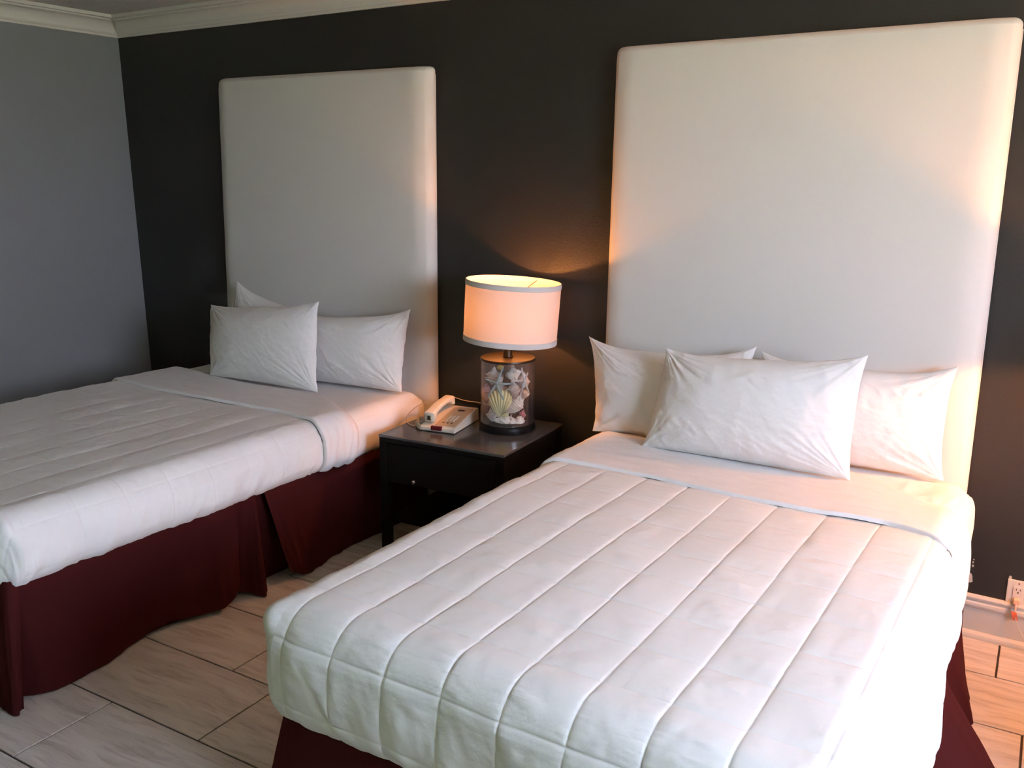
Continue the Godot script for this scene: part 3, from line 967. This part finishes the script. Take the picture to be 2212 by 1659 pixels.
# ---------------------------------------------------------------- lamp
func build_lamp(at: Vector3, tilt: bool, label: String, energy: float) -> void:
	var t := thing("table_lamp", label, "lamp", at)
	var gl := 0.122
	part("base", lathe([Vector2(0, 0), Vector2(0.126, 0), Vector2(0.126, 0), Vector2(0.1275, 0.003), Vector2(0.1275, 0.016), Vector2(0.125, 0.021), Vector2(0.125, 0.024), Vector2(0.122, 0.030), Vector2(0.118, 0.034), Vector2(0.118, 0.034), Vector2(0, 0.034)], 64), M.black_metal, t, Vector3.ZERO, Vector3.ZERO, "round black lamp base")
	part("glass_cylinder", lathe([Vector2(0.1165, 0.0345), Vector2(0.1215, 0.0345), Vector2(0.1215, 0.0345), Vector2(0.1215, 0.3165), Vector2(0.1215, 0.3165), Vector2(0.1165, 0.3165), Vector2(0.1165, 0.3165), Vector2(0.1165, 0.0345)], 64), M.glass, t, Vector3.ZERO, Vector3.ZERO, "clear glass cylinder")
	part("cap", lathe([Vector2(0, 0.317), Vector2(0.1225, 0.317), Vector2(0.1225, 0.317), Vector2(0.1235, 0.319), Vector2(0.1235, 0.325), Vector2(0.121, 0.3275), Vector2(0.121, 0.3275), Vector2(0, 0.3275)], 64), M.bronze, t, Vector3.ZERO, Vector3.ZERO, "bronze disc closing the glass cylinder")
	var stem := part("stem", lathe([Vector2(0, 0.3275), Vector2(0.0225, 0.3275), Vector2(0.0225, 0.332), Vector2(0.020, 0.333), Vector2(0.020, 0.375), Vector2(0.017, 0.379), Vector2(0.006, 0.381), Vector2(0.006, 0.43), Vector2(0.018, 0.432), Vector2(0.018, 0.465), Vector2(0, 0.465)], 32), M.bronze, t, Vector3.ZERO, Vector3.ZERO, "bronze neck and lamp socket")
	part("bulb", lathe([Vector2(0, 0.465), Vector2(0.013, 0.466), Vector2(0.014, 0.485), Vector2(0.022, 0.505), Vector2(0.0295, 0.528), Vector2(0.029, 0.545), Vector2(0.022, 0.560), Vector2(0.010, 0.568), Vector2(0, 0.569)], 24), M.bulb, t)
	# the drum shade, tipped a little towards the right bed
	var shade := Node3D.new()
	shade.name = "lamp_shade"
	t.add_child(shade)
	shade.set_meta("label", "white drum shade with cloth trim, glowing warm")
	shade.position = Vector3(0, 0.400, 0)
	if tilt:
		var fwd := Vector3(-0.53, 0, -0.85).normalized()
		shade.transform.basis = Basis(fwd, deg_to_rad(3.2))
		shade.position += Vector3(0.85, 0, -0.53) * 0.008
	var rb := 0.2065
	var rt := 0.2095
	var h := 0.266
	var sd := []
	for k in 25:
		sd.append(Vector2(lerpf(rb, rt, k / 24.0), h * k / 24.0))
	part("fabric_drum", lathe(sd, 96), M.shade, shade)
	var band := func(y0: float, y1: float) -> ArrayMesh:
		var ra := lerpf(rb, rt, y0 / h)
		var rc := lerpf(rb, rt, y1 / h)
		return lathe([Vector2(ra - 0.0025, y0), Vector2(ra + 0.0016, y0), Vector2(ra + 0.0022, y0 + 0.001), Vector2(rc + 0.0022, y1 - 0.001), Vector2(rc + 0.0016, y1), Vector2(rc - 0.0025, y1), Vector2(rc - 0.0025, y1), Vector2(ra - 0.0025, y0)], 96)
	part("trim_band", band.call(-0.001, 0.0235), M.shade_trim, shade, Vector3.ZERO, Vector3.ZERO, "white cloth trim")
	part("trim_band", band.call(h - 0.0215, h + 0.001), M.shade_trim, shade, Vector3.ZERO, Vector3.ZERO, "white cloth trim")
	var wires := []
	for k in 3:
		var a := TAU * k / 3.0 + 0.5
		wires.append(tube(PackedVector3Array([Vector3(cos(a) * 0.012, h - 0.05, sin(a) * 0.012), Vector3(cos(a) * 0.1, h - 0.046, sin(a) * 0.1), Vector3(cos(a) * (rt - 0.004), h - 0.012, sin(a) * (rt - 0.004))]), 0.0016, 6))
	wires.append(lathe([Vector2(0.004, h - 0.052), Vector2(0.014, h - 0.052), Vector2(0.014, h - 0.047), Vector2(0.004, h - 0.047)], 16))
	part("spider", merge(wires), M.bronze, shade)
	var harp := []
	for s in [-1, 1]:
		harp.append(tube(spline([Vector3(s * 0.012, 0.055, 0), Vector3(s * 0.05, 0.10, 0), Vector3(s * 0.052, 0.17, 0), Vector3(s * 0.02, h - 0.055, 0), Vector3(0, h - 0.05, 0)], 6), 0.0018, 6))
	part("harp", merge(harp), M.bronze, shade)
	var l := OmniLight3D.new()
	l.name = "lamp_light"
	l.position = Vector3(0, 0.543, 0)
	l.light_color = Color(1.0, 0.62, 0.33)
	l.light_energy = energy
	l.light_size = 0.02
	l.omni_range = 12.0
	l.omni_attenuation = 2.0
	l.shadow_enabled = true
	t.add_child(l)

# ---------------------------------------------------------------- shells in the lamp
func starfish_mesh(R: float, thick: float, arms: Array) -> ArrayMesh:
	# arms: [angle, length, half-width]; flat underside, domed top (+z)
	var parts := []
	for a in arms:
		var dir := Vector3(cos(a[0]), sin(a[0]), 0)
		var side := Vector3(-dir.y, dir.x, 0)
		parts.append(grid(12, 14, func(u: float, v: float) -> Vector3:
			var s := v
			var wdt: float = a[2] * (1.0 - 0.50 * s) * (1.0 if s < 0.93 else sqrt(maxf(0.0, 1.0 - pow((s - 0.93) / 0.07, 2.0))))
			var ang := TAU * u
			var bump := 1.0 + 0.08 * sin(s * 40.0 + 3.0 * cos(ang))
			var bend: float = a[1] * 0.10 * s * s
			return dir * (a[1] * s) + side * (cos(ang) * wdt * bump + bend * sin(a[0] * 3.0)) + Vector3(0, 0, sin(ang) * wdt * 0.7 * bump), false, true))
	parts.append([lathe([Vector2(0, -thick * 0.5), Vector2(R * 0.8, -thick * 0.3), Vector2(R, 0), Vector2(R * 0.7, thick * 0.45), Vector2(0, thick * 0.6)], 15), Transform3D(Basis(Vector3.RIGHT, PI / 2), Vector3.ZERO)])
	return merge(parts)

func scallop_mesh(R: float, ribs: int, spread := 1.0) -> ArrayMesh:
	var f := func(sgn: float) -> Callable:
		return func(u: float, v: float) -> Vector3:
			var ang := lerpf(-spread, spread, u)
			var edge := 1.0 + 0.035 * cos(u * ribs * TAU)
			var rr := v * R * edge * (1.0 - 0.34 * pow(absf(ang) / spread, 3.0))
			var z := R * 0.34 * sin(PI * minf(v, 1.0) * 0.93) * cos(ang * 0.95) + 0.030 * R * v * cos(u * ribs * TAU)
			return Vector3(sin(ang) * rr, cos(ang) * rr, z * sgn)
	var ear := merge([[rbox(Vector3(R * 0.30, R * 0.14, R * 0.06), R * 0.02), Transform3D(Basis(), Vector3(-R * 0.15, R * 0.05, 0))], [rbox(Vector3(R * 0.30, R * 0.14, R * 0.06), R * 0.02), Transform3D(Basis(), Vector3(R * 0.15, R * 0.05, 0))]])
	return merge([grid(ribs * 6, 14, f.call(1.0)), grid(ribs * 6, 14, f.call(0.12), true), ear])

func conch_mesh(len: float, rad: float, whorls: float, knobs: float, spikes: int) -> ArrayMesh:
	# axis along y: siphon at 0, spire at len
	var body := grid(56, 64, func(u: float, v: float) -> Vector3:
		var th := TAU * u
		var prof := 0.0
		if v < 0.55:
			prof = pow(sin(PI / 2 * v / 0.55), 0.7)
		else:
			prof = pow(1.0 - (v - 0.55) / 0.45, 0.92)
		var hel := fposmod(v * whorls + u, 1.0)
		var step := 1.0 + (0.22 * (hel - 0.5) if v > 0.55 else 0.0)
		var ribs := 1.0 + 0.035 * sin(TAU * (v * 13.0 + u))
		var kn := 1.0 + knobs * pow(0.5 + 0.5 * cos(th * 7.0 + v * 9.0), 4.0) * exp(-pow((v - 0.55) / 0.07, 2.0))
		var lip := 1.0 + 0.42 * exp(-pow(angle_difference(th, 0.9) / 0.7, 2.0)) * sin(PI * clampf(v / 0.75, 0.0, 1.0))
		var r := rad * maxf(prof, 0.015) * step * ribs * kn * lip
		return Vector3(cos(th) * r, v * len, sin(th) * r), true, true)
	var all := [body]
	for k in spikes:
		var a := TAU * k / spikes + 0.3
		for row in [0.34, 0.55]:
			var base := Vector3(cos(a) * rad * 0.85, len * row, sin(a) * rad * 0.85)
			all.append(tube(PackedVector3Array([base, base + Vector3(cos(a) * rad * 0.4, len * 0.02, sin(a) * rad * 0.4), base + Vector3(cos(a) * rad * 0.72, -len * 0.02, sin(a) * rad * 0.72)]), rad * 0.15, 7, 0.2))
	return merge(all)

func build_shells(base: Vector3) -> void:
	# positions read off the photograph in the lamp's own frame: a = metres to the right as seen, y, d = towards the viewer
	var rt := Vector3(0.846, 0, -0.533)
	var tw := Vector3(0.533, 0, 0.846)
	var face := Basis(rt, Vector3.UP, tw)
	var at := func(px: float, py: float, d: float) -> Vector3:
		var w := 1.0 - d / 4.0
		return base + rt * ((px - 1096.5) / 476.0 * w) + tw * d + Vector3(0, (0.041 + (905.0 - py) / 468.0 * w) + d * 0.235, 0)
	var z := func(x: float, y: float) -> Vector2: return Vector2(1000 + x / 7.54, 740 + y / 7.54)
	var put := func(called: String, mesh: ArrayMesh, m: Material, p: Vector3, b: Basis, label: String, cat: String) -> void:
		var o := solo(called, mesh, m, label, cat, "seashells in the glass lamp")
		o.transform = Transform3D(b, p)
	var k := 1.0 / 7.54 / 476.0
	var arm := func(cx: float, cy: float, tips: Array, w: float) -> Array:
		var res := []
		for tp in tips:
			var d := Vector2(tp[0] - cx, -(tp[1] - cy))
			res.append([d.angle(), d.length() * k, w])
		return res
	var c: Vector2 = z.call(550, 660)
	put.call("starfish", starfish_mesh(0.010, 0.012, arm.call(550, 660, [[650, 380], [830, 660], [685, 1000], [400, 890], [380, 560]], 0.0064)), M.star_blue, at.call(c.x, c.y, 0.085), face * Basis(Vector3.UP, 0.1), "blue-grey starfish with long arms lying over the scallop shell in the lamp", "starfish")
	c = z.call(1000, 610)
	put.call("starfish", starfish_mesh(0.0095, 0.012, arm.call(1000, 610, [[935, 390], [770, 605], [900, 935], [1068, 820], [1045, 470]], 0.0060)), M.star_pale, at.call(c.x, c.y, 0.058), face * Basis(Vector3.UP, 0.25), "pale grey starfish against the side of the lamp glass, beside the white conch", "starfish")
	c = z.call(615, 1190)
	put.call("scallop_shell", scallop_mesh(0.122, 9, 0.66), M.scallop, at.call(c.x, c.y, 0.045), face * Basis(Vector3(0, 0, 1), 0.02) * Basis(Vector3.RIGHT, 0.05), "ribbed yellow-green scallop shell standing in the lamp under the starfish", "shell")
	c = z.call(705, 1150)
	put.call("conch_shell", conch_mesh(0.132, 0.030, 6.0, 0.2, 0), M.shell_white, at.call(c.x, c.y, 0.012), face * Basis(Vector3(0, 0, 1), -0.74), "ridged cream conch lying aslant right of the scallop in the lamp", "shell")
	c = z.call(985, 905)
	put.call("conch_shell", conch_mesh(0.058, 0.017, 4.0, 0.2, 0), M.shell_peach, at.call(c.x, c.y, 0.035), face * Basis(Vector3(0, 0, 1), -0.25), "small peach shell under the pale starfish in the lamp", "shell")
	c = z.call(955, 1300)
	put.call("murex_shell", conch_mesh(0.140, 0.023, 5.0, 0.35, 9), M.shell_white, at.call(c.x, c.y, 0.04), face * Basis(Vector3(0, 0, 1), PI / 2 - 0.10) * Basis(Vector3.UP, 2.2), "spiny white murex shell on the floor of the lamp", "shell")
	c = z.call(680, 535)
	put.call("conch_shell", conch_mesh(0.084, 0.025, 5.0, 0.25, 0), M.shell_white, at.call(c.x, c.y, 0.048), face * Basis(Vector3(0, 0, 1), -PI / 2 + 0.30) * Basis(Vector3.UP, 1.0), "white conch pointing at the blue starfish near the lamp's cap", "shell")
	c = z.call(470, 680)
	put.call("conch_shell", conch_mesh(0.085, 0.024, 5.0, 0.35, 5), M.shell_grey, at.call(c.x, c.y, 0.03), face * Basis(Vector3(0, 0, 1), -0.15), "grey knobbly shell behind the blue starfish in the lamp", "shell")
	c = z.call(850, 900)
	put.call("conch_shell", conch_mesh(0.085, 0.027, 5.0, 0.25, 0), M.shell_grey, at.call(c.x, c.y, 0.028), face * Basis(Vector3(0, 0, 1), 0.15), "grey-white shell standing between the two starfish in the lamp", "shell")
	c = z.call(490, 1285)
	put.call("conch_shell", conch_mesh(0.065, 0.020, 4.0, 0.3, 4), M.shell_grey, at.call(c.x, c.y, 0.05), face * Basis(Vector3(0, 0, 1), 0.15), "small grey shell left of the murex at the bottom of the lamp", "shell")
	c = z.call(945, 1240)
	put.call("conch_shell", conch_mesh(0.045, 0.014, 4.0, 0.2, 0), M.shell_pink, at.call(c.x, c.y, -0.01), face * Basis(Vector3(0, 0, 1), -0.3), "little pink shell beside the murex in the lamp", "shell")
	c = z.call(390, 950)
	put.call("conch_shell", conch_mesh(0.085, 0.020, 5.0, 0.2, 0), M.shell_mauve, at.call(c.x, c.y, -0.035), face * Basis(Vector3(0, 0, 1), 0.0), "mauve shell at the back of the lamp behind the scallop", "shell")
	c = z.call(640, 1120)
	put.call("conch_shell", conch_mesh(0.150, 0.042, 5.0, 0.2, 0), M.shell_grey, at.call(c.x, c.y, -0.035), face * Basis(Vector3(0, 0, 1), 0.05), "large grey shell standing at the back of the lamp", "shell")
	c = z.call(590, 700)
	put.call("conch_shell", conch_mesh(0.080, 0.030, 4.0, 0.2, 0), M.shell_white, at.call(c.x, c.y, -0.01), face * Basis(Vector3(0, 0, 1), 0.35), "cream shell with its spire up behind the blue starfish in the lamp", "shell")
	c = z.call(930, 760)
	put.call("conch_shell", conch_mesh(0.085, 0.028, 4.0, 0.2, 0), M.shell_white, at.call(c.x, c.y, -0.02), face * Basis(Vector3(0, 0, 1), -0.2), "cream shell standing behind the pale starfish in the lamp", "shell")
	c = z.call(860, 1350)
	put.call("scallop_shell", scallop_mesh(0.055, 8), M.shell_white, at.call(c.x, c.y, 0.055), face * Basis(Vector3(0, 0, 1), -1.2) * Basis(Vector3.RIGHT, -0.7), "small pale scallop lying at the foot of the murex in the lamp", "shell")
	c = z.call(550, 410)
	put.call("conch_shell", conch_mesh(0.035, 0.011, 4.0, 0.2, 0), M.shell_yellow, at.call(c.x, c.y, 0.035), face * Basis(Vector3(0, 0, 1), -1.3), "tiny yellow shell just under the lamp's cap", "shell")
	c = z.call(745, 470)
	put.call("conch_shell", conch_mesh(0.045, 0.015, 4.0, 0.2, 0), M.shell_peach, at.call(c.x, c.y, 0.0), face * Basis(Vector3(0, 0, 1), -0.5), "tiny peach shell behind the white conch near the lamp's cap", "shell")

# ---------------------------------------------------------------- telephone
func build_phone() -> void:
	var t := thing("telephone", "beige desk telephone with red message lamp on the nightstand", "telephone", Vector3(-2.372, 0.572, 0.372), deg_to_rad(11.0))
	var w := 0.165
	var d := 0.27
	# wedge body, low at the front
	var prof := [Vector2(-d / 2, 0.004), Vector2(d / 2 - 0.004, 0.004), Vector2(d / 2, 0.010), Vector2(d / 2, 0.020), Vector2(d / 2 - 0.012, 0.027), Vector2(-d / 2 + 0.03, 0.060), Vector2(-d / 2 + 0.006, 0.060), Vector2(-d / 2, 0.054)]
	part("body", sweep_profile(prof, func(p): return Vector3(w / 2, p.y, p.x), func(p): return Vector3(-w / 2, p.y, p.x)), M.phone, t)
	var slope := atan2(0.060 - 0.027, d - 0.042)
	var face_at := func(u: float, v: float, lift: float) -> Transform3D:
		# u across from centre, v metres back from the front lip along the sloped face
		var bx := Basis(Vector3.RIGHT, slope)
		return Transform3D(bx, Vector3(u, 0.027, d / 2 - 0.012) + bx * Vector3(0, lift, -v))
	var fp := part("faceplate", rbox(Vector3(0.100, 0.003, 0.215), 0.001), M.phone_face, t)
	fp.transform = face_at.call(0.029, 0.114, 0.0015)
	for r in 4:
		for c in 3:
			var b := part("key", rbox(Vector3(0.010, 0.004, 0.007), 0.0015), M.phone_key, fp)
			b.position = Vector3(-0.016 + c * 0.0175, 0.0032, 0.052 - r * 0.0165)
	for c in 3:
		var b2 := part("feature_key", rbox(Vector3(0.008, 0.003, 0.006), 0.001), M.phone_dark, fp)
		b2.position = Vector3(-0.02 + c * 0.02, 0.003, 0.078)
	var ins := part("instruction_card", rbox(Vector3(0.03, 0.001, 0.014), 0.0004), M.phone_dark, fp)
	ins.position = Vector3(0.0, 0.002, -0.075)
	part("message_lamp", rbox(Vector3(0.054, 0.020, 0.014), 0.004, 3, Vector3(-0.004, 0.020, d / 2 - 0.003)), M.red, t, Vector3.ZERO, Vector3.ZERO, "dark red message lamp")
	for s in [-1, 1]:
		for e in [-1, 1]:
			part("rubber_foot", rbox(Vector3(0.012, 0.005, 0.012), 0.001, 2, Vector3(s * 0.06, 0.0025, e * 0.11)), M.phone_dark, t)
	# handset lying along the left side
	var hs := PackedVector3Array()
	var H := func(u: float, v: float) -> Vector3:
		var s := lerpf(-0.115, 0.115, v)
		var k := absf(s) / 0.115
		var lift := 0.017 * (1.0 - pow(k, 1.8))
		var th := lerpf(0.011, 0.0165, smoothstep(0.45, 0.95, k))
		var wd := lerpf(0.022, 0.026, smoothstep(0.4, 0.9, k))
		var under := 0.012 * smoothstep(0.62, 0.85, k)
		var cap := 1.0 if k < 0.94 else sqrt(maxf(0.02, 1.0 - pow((k - 0.94) / 0.06, 2.0) * 0.9))
		var a := TAU * u
		var sq := func(x: float) -> float: return signf(x) * pow(absf(x), 0.45)
		var cx: float = sq.call(cos(a)) * wd * cap
		var cy: float = sq.call(sin(a)) * th * cap
		if cy < 0:
			cy -= under
		return Vector3(cx, lift + cy, s)
	var hset := part("handset", merge([grid(28, 60, H, true, true), [lathe([Vector2(0, 0), Vector2(0.02, 0), Vector2(0.018, 0.004), Vector2(0, 0.004)], 20), Transform3D(Basis(), Vector3(0, -0.028, 0.09))]]), M.phone, t)
	var ht: Transform3D = face_at.call(-0.052, 0.132, 0.033)
	hset.transform = ht
	part("cord_socket", rbox(Vector3(0.010, 0.008, 0.004), 0.001, 2, Vector3(-0.006, -0.012, 0.113)), M.phone_dark, hset)
	# coiled cord from the handset to the left of the base
	var coil := PackedVector3Array()
	var key := [Vector3(-0.056, 0.024, 0.125), Vector3(-0.082, 0.013, 0.128), Vector3(-0.105, 0.012, 0.105), Vector3(-0.135, 0.012, 0.06), Vector3(-0.150, 0.013, 0.02), Vector3(-0.136, 0.024, 0.015), Vector3(-0.112, 0.026, 0.055), Vector3(-0.10, 0.022, 0.085), Vector3(-0.09, 0.014, 0.05)]
	var sp := spline(key, 60)
	for k in sp.size():
		var tt := (sp[mini(k + 1, sp.size() - 1)] - sp[maxi(k - 1, 0)]).normalized()
		var sd := tt.cross(Vector3.UP).normalized()
		var up := sd.cross(tt)
		var ramp := clampf((k - 30) / 40.0, 0.0, 1.0) * clampf((sp.size() - 1 - k) / 30.0, 0.0, 1.0)
		var a := k * 0.62
		coil.append(sp[k] + (sd * cos(a) + up * sin(a)) * 0.0095 * ramp)
	part("coiled_cord", tube(coil, 0.0016, 6), M.cord, t, Vector3.ZERO, Vector3.ZERO, "tangled coiled handset cord")
	# flat line cord: from behind, over the clock, round to the left
	var o := t.transform.affine_inverse()
	var lc := []
	for p in [Vector3(-2.20, 0.59, 0.085), Vector3(-2.29, 0.612, 0.10), Vector3(-2.37, 0.630, 0.14), Vector3(-2.435, 0.638, 0.17), Vector3(-2.51, 0.648, 0.18), Vector3(-2.562, 0.630, 0.21), Vector3(-2.615, 0.616, 0.262), Vector3(-2.622, 0.600, 0.33), Vector3(-2.60, 0.586, 0.40), Vector3(-2.555, 0.578, 0.455), Vector3(-2.505, 0.577, 0.485), Vector3(-2.475, 0.582, 0.47), Vector3(-2.470, 0.592, 0.42), Vector3(-2.475, 0.600, 0.36), Vector3(-2.474, 0.585, 0.30)]:
		lc.append(o * p)
	part("line_cord", tube(spline(lc, 8), 0.0022, 6), M.cord, t, Vector3.ZERO, Vector3.ZERO, "thin pale telephone line")

	var ck := thing("clock_radio", "small black clock radio behind the telephone on the nightstand", "clock", Vector3(-2.475, 0.572, 0.155), deg_to_rad(4.3))
	part("case", rbox(Vector3(0.215, 0.048, 0.085), 0.006, 3, Vector3(0, 0.026, 0)), M.black_plastic, ck)
	part("display", rbox(Vector3(0.12, 0.026, 0.003), 0.001, 2, Vector3(0, 0.028, 0.0425)), M.black_metal, ck)
	part("foot", rbox(Vector3(0.19, 0.003, 0.07), 0.001, 2, Vector3(0, 0.0015, 0)), M.black_plastic, ck)
	var np := thing("notepad", "small grey notepad with a curled slip behind the telephone handset", "notepad", Vector3(-2.50, 0.572, 0.285), deg_to_rad(15.0))
	part("pad", rbox(Vector3(0.07, 0.008, 0.10), 0.001, 2, Vector3(0, 0.004, 0)), M.grey_card, np)
	part("curled_slip", grid(8, 8, func(u: float, v: float) -> Vector3: return Vector3(0.005 + u * 0.05, 0.009 + 0.028 * v * v, -0.005 - 0.045 * v + 0.01 * u)), M.paper, np)
	var wr := solo("cable", tube(spline([Vector3(-2.478, 0.606, 0.225), Vector3(-2.50, 0.612, 0.235), Vector3(-2.54, 0.612, 0.26), Vector3(-2.548, 0.607, 0.265), Vector3(-2.552, 0.585, 0.27), Vector3(-2.545, 0.574, 0.28)], 8), 0.002, 6), M.phone_dark, "thin dark cable bent over the nightstand behind the telephone", "cable")

# ---------------------------------------------------------------- socket by the right bed
func build_socket() -> void:
	var t := thing("wall_socket", "cream double wall socket above the baseboard", "socket", Vector3(-0.067, 0.1995, 0.0))
	part("cover_plate", rbox(Vector3(0.074, 0.115, 0.006), 0.002, 2, Vector3(0, 0, 0.003)), M.plate, t)
	part("socket_insert", rbox(Vector3(0.034, 0.067, 0.004), 0.001, 2, Vector3(0, 0, 0.0066)), M.plate, t)
	for s in [1]:
		var y: float = 0.019 * s
		part("slot", rbox(Vector3(0.0022, 0.0075, 0.001), 0.0004, 1, Vector3(-0.0065, y + 0.004, 0.009)), M.slot, t)
		part("slot", rbox(Vector3(0.0022, 0.0065, 0.001), 0.0004, 1, Vector3(0.0065, y + 0.004, 0.009)), M.slot, t)
		part("ground_hole", rbox(Vector3(0.005, 0.005, 0.001), 0.0004, 2, Vector3(0, y - 0.007, 0.009)), M.slot, t)
	for s in [-1, 1]:
		part("screw", lathe([Vector2(0, 0), Vector2(0.0028, 0), Vector2(0.0024, 0.0009), Vector2(0, 0.0012)], 12), M.slot, t, Vector3(0, 0.046 * s, 0.006), Vector3(PI / 2, 0, 0))
	var p := thing("plug", "translucent plug with an orange tag in the wall socket", "plug", Vector3(-0.067, 0.182, 0.0088))
	part("plug_body", rbox(Vector3(0.022, 0.020, 0.022), 0.004, 3, Vector3(0, 0, 0.012)), M.plug, p)
	part("strain_relief", tube(PackedVector3Array([Vector3(0, -0.004, 0.018), Vector3(0.0, -0.018, 0.026), Vector3(-0.001, -0.032, 0.026)]), 0.005, 8, 0.6), M.plug, p)
	part("tag", grid(4, 8, func(u: float, v: float) -> Vector3: return Vector3(-0.012 + u * 0.017 + 0.008 * v, -0.034 - 0.036 * v, 0.028 + 0.004 * sin(v * 4.0 + u))), M.orange, p, Vector3.ZERO, Vector3.ZERO, "orange warning tag")
	part("cord", tube(spline([Vector3(-0.001, -0.03, 0.026), Vector3(0.008, -0.072, 0.029), Vector3(0.03, -0.11, 0.04), Vector3(0.07, -0.165, 0.05), Vector3(0.17, -0.176, 0.07), Vector3(0.30, -0.177, 0.12)], 8), 0.0018, 6), M.cord, p)

# ---------------------------------------------------------------- floor lamp and chair beside the right bed, outside the frame
func build_floor_lamp() -> void:
	var t := thing("floor_lamp", "bronze floor lamp with a shallow white shade beside the wall socket", "lamp", Vector3(0.31, 0, 0.27))
	part("base", lathe([Vector2(0, 0), Vector2(0.11, 0), Vector2(0.11, 0), Vector2(0.11, 0.012), Vector2(0.10, 0.018), Vector2(0.02, 0.026), Vector2(0, 0.026)], 40), M.bronze, t)
	part("pole", tube(PackedVector3Array([Vector3(0, 0.02, 0), Vector3(0, 0.5, 0), Vector3(0, 1.05, 0)]), 0.010, 12), M.bronze, t)
	part("bulb", lathe([Vector2(0, 1.05), Vector2(0.013, 1.051), Vector2(0.022, 1.095), Vector2(0.0295, 1.12), Vector2(0.022, 1.15), Vector2(0, 1.158)], 24), M.bulb, t)
	var sd := []
	for k in 13:
		sd.append(Vector2(0.19, 1.09 + 0.16 * k / 12.0))
	part("shade", lathe(sd, 64), M.shade, t)
	var wires := []
	for k in 3:
		var a := TAU * k / 3.0
		wires.append(tube(PackedVector3Array([Vector3(0.008 * cos(a), 1.055, 0.008 * sin(a)), Vector3(cos(a) * 0.188, 1.093, sin(a) * 0.188)]), 0.0016, 6))
	part("spider", merge(wires), M.bronze, t)
	var l := OmniLight3D.new()
	l.name = "lamp_light"
	l.position = Vector3(0, 1.12, 0)
	l.light_color = Color(1.0, 0.62, 0.33)
	l.light_energy = 1.7
	l.light_size = 0.02
	l.omni_range = 12.0
	l.omni_attenuation = 2.0
	l.shadow_enabled = true
	t.add_child(l)

func build_armchair() -> void:
	var t := thing("armchair", "grey upholstered armchair beside the floor lamp", "chair", Vector3(0.78, 0, 1.18), deg_to_rad(-60.0))
	part("seat", rbox(Vector3(0.54, 0.18, 0.56), 0.04, 4, Vector3(0, 0.37, 0.02)), M.chair, t)
	part("backrest", rbox(Vector3(0.66, 0.62, 0.14), 0.05, 4, Vector3(0, 0.58, -0.31)), M.chair, t)
	for s in [-1, 1]:
		part("armrest", rbox(Vector3(0.10, 0.40, 0.58), 0.04, 4, Vector3(s * 0.31, 0.42, 0.0)), M.chair, t)
		for e in [-1, 1]:
			part("leg", rbox(Vector3(0.04, 0.24, 0.04), 0.004, 2, Vector3(s * 0.29, 0.12, e * 0.25)), M.black_wood, t)

func _ready() -> void:
	rng.seed = 7
	noise_a.seed = 3
	noise_a.frequency = 1.0
	noise_a.fractal_octaves = 2
	noise_b.seed = 8
	noise_b.frequency = 1.0
	noise_b.fractal_octaves = 3

	var cam := Camera3D.new()
	cam.name = "camera"
	cam.fov = 45.895
	cam.near = 0.05
	cam.far = 60.0
	cam.position = Vector3(0, 1.6884, 3.6)
	cam.rotation_degrees = Vector3(-12.970, 32.283, 0.496)
	add_child(cam)
	cam.current = true

	var env := Environment.new()
	env.background_mode = Environment.BG_SKY
	var sky := Sky.new()
	var sm := ProceduralSkyMaterial.new()
	sm.sky_top_color = Color(0.81, 0.87, 0.99)
	sm.sky_horizon_color = Color(0.90, 0.92, 0.98)
	sm.ground_horizon_color = Color(0.84, 0.87, 0.83)
	sm.ground_bottom_color = Color(0.78, 0.82, 0.76)
	sm.energy_multiplier = 47.0
	sky.sky_material = sm
	env.sky = sky
	env.tonemap_mode = Environment.TONE_MAPPER_LINEAR
	env.tonemap_exposure = 1.0
	env.sdfgi_enabled = true
	env.ssao_enabled = true
	env.ssil_enabled = true
	var we := WorldEnvironment.new()
	we.name = "environment"
	we.environment = env
	add_child(we)

	make_materials()
	build_room()
	headboard([Vector2(-4.165, 2.19), Vector2(-2.702, 2.182), Vector2(-2.706, 0.36), Vector2(-4.215, 0.36)], "tall white padded headboard behind the bed beside the grey wall")
	headboard([Vector2(-1.75, 2.203), Vector2(-0.283, 2.208), Vector2(-0.275, 0.36), Vector2(-1.765, 0.36)], "tall white padded headboard lit from the side near the wall socket")
	build_beds()
	build_nightstand(Vector3(-2.2545, 0, 0.361), deg_to_rad(4.3), "black wooden nightstand with glossy grey top between the two beds")
	var lamp_at := Vector3(-2.133, 0.572, 0.26)
	build_lamp(lamp_at, true, "table lamp with shell-filled glass base and white drum shade on the nightstand", 0.38)
	build_shells(lamp_at)
	build_phone()
	build_socket()
	# outside the frame beside the right bed: the floor lamp whose warm light shows and the chair that keeps the daylight off the tiles
	build_floor_lamp()
	build_armchair()
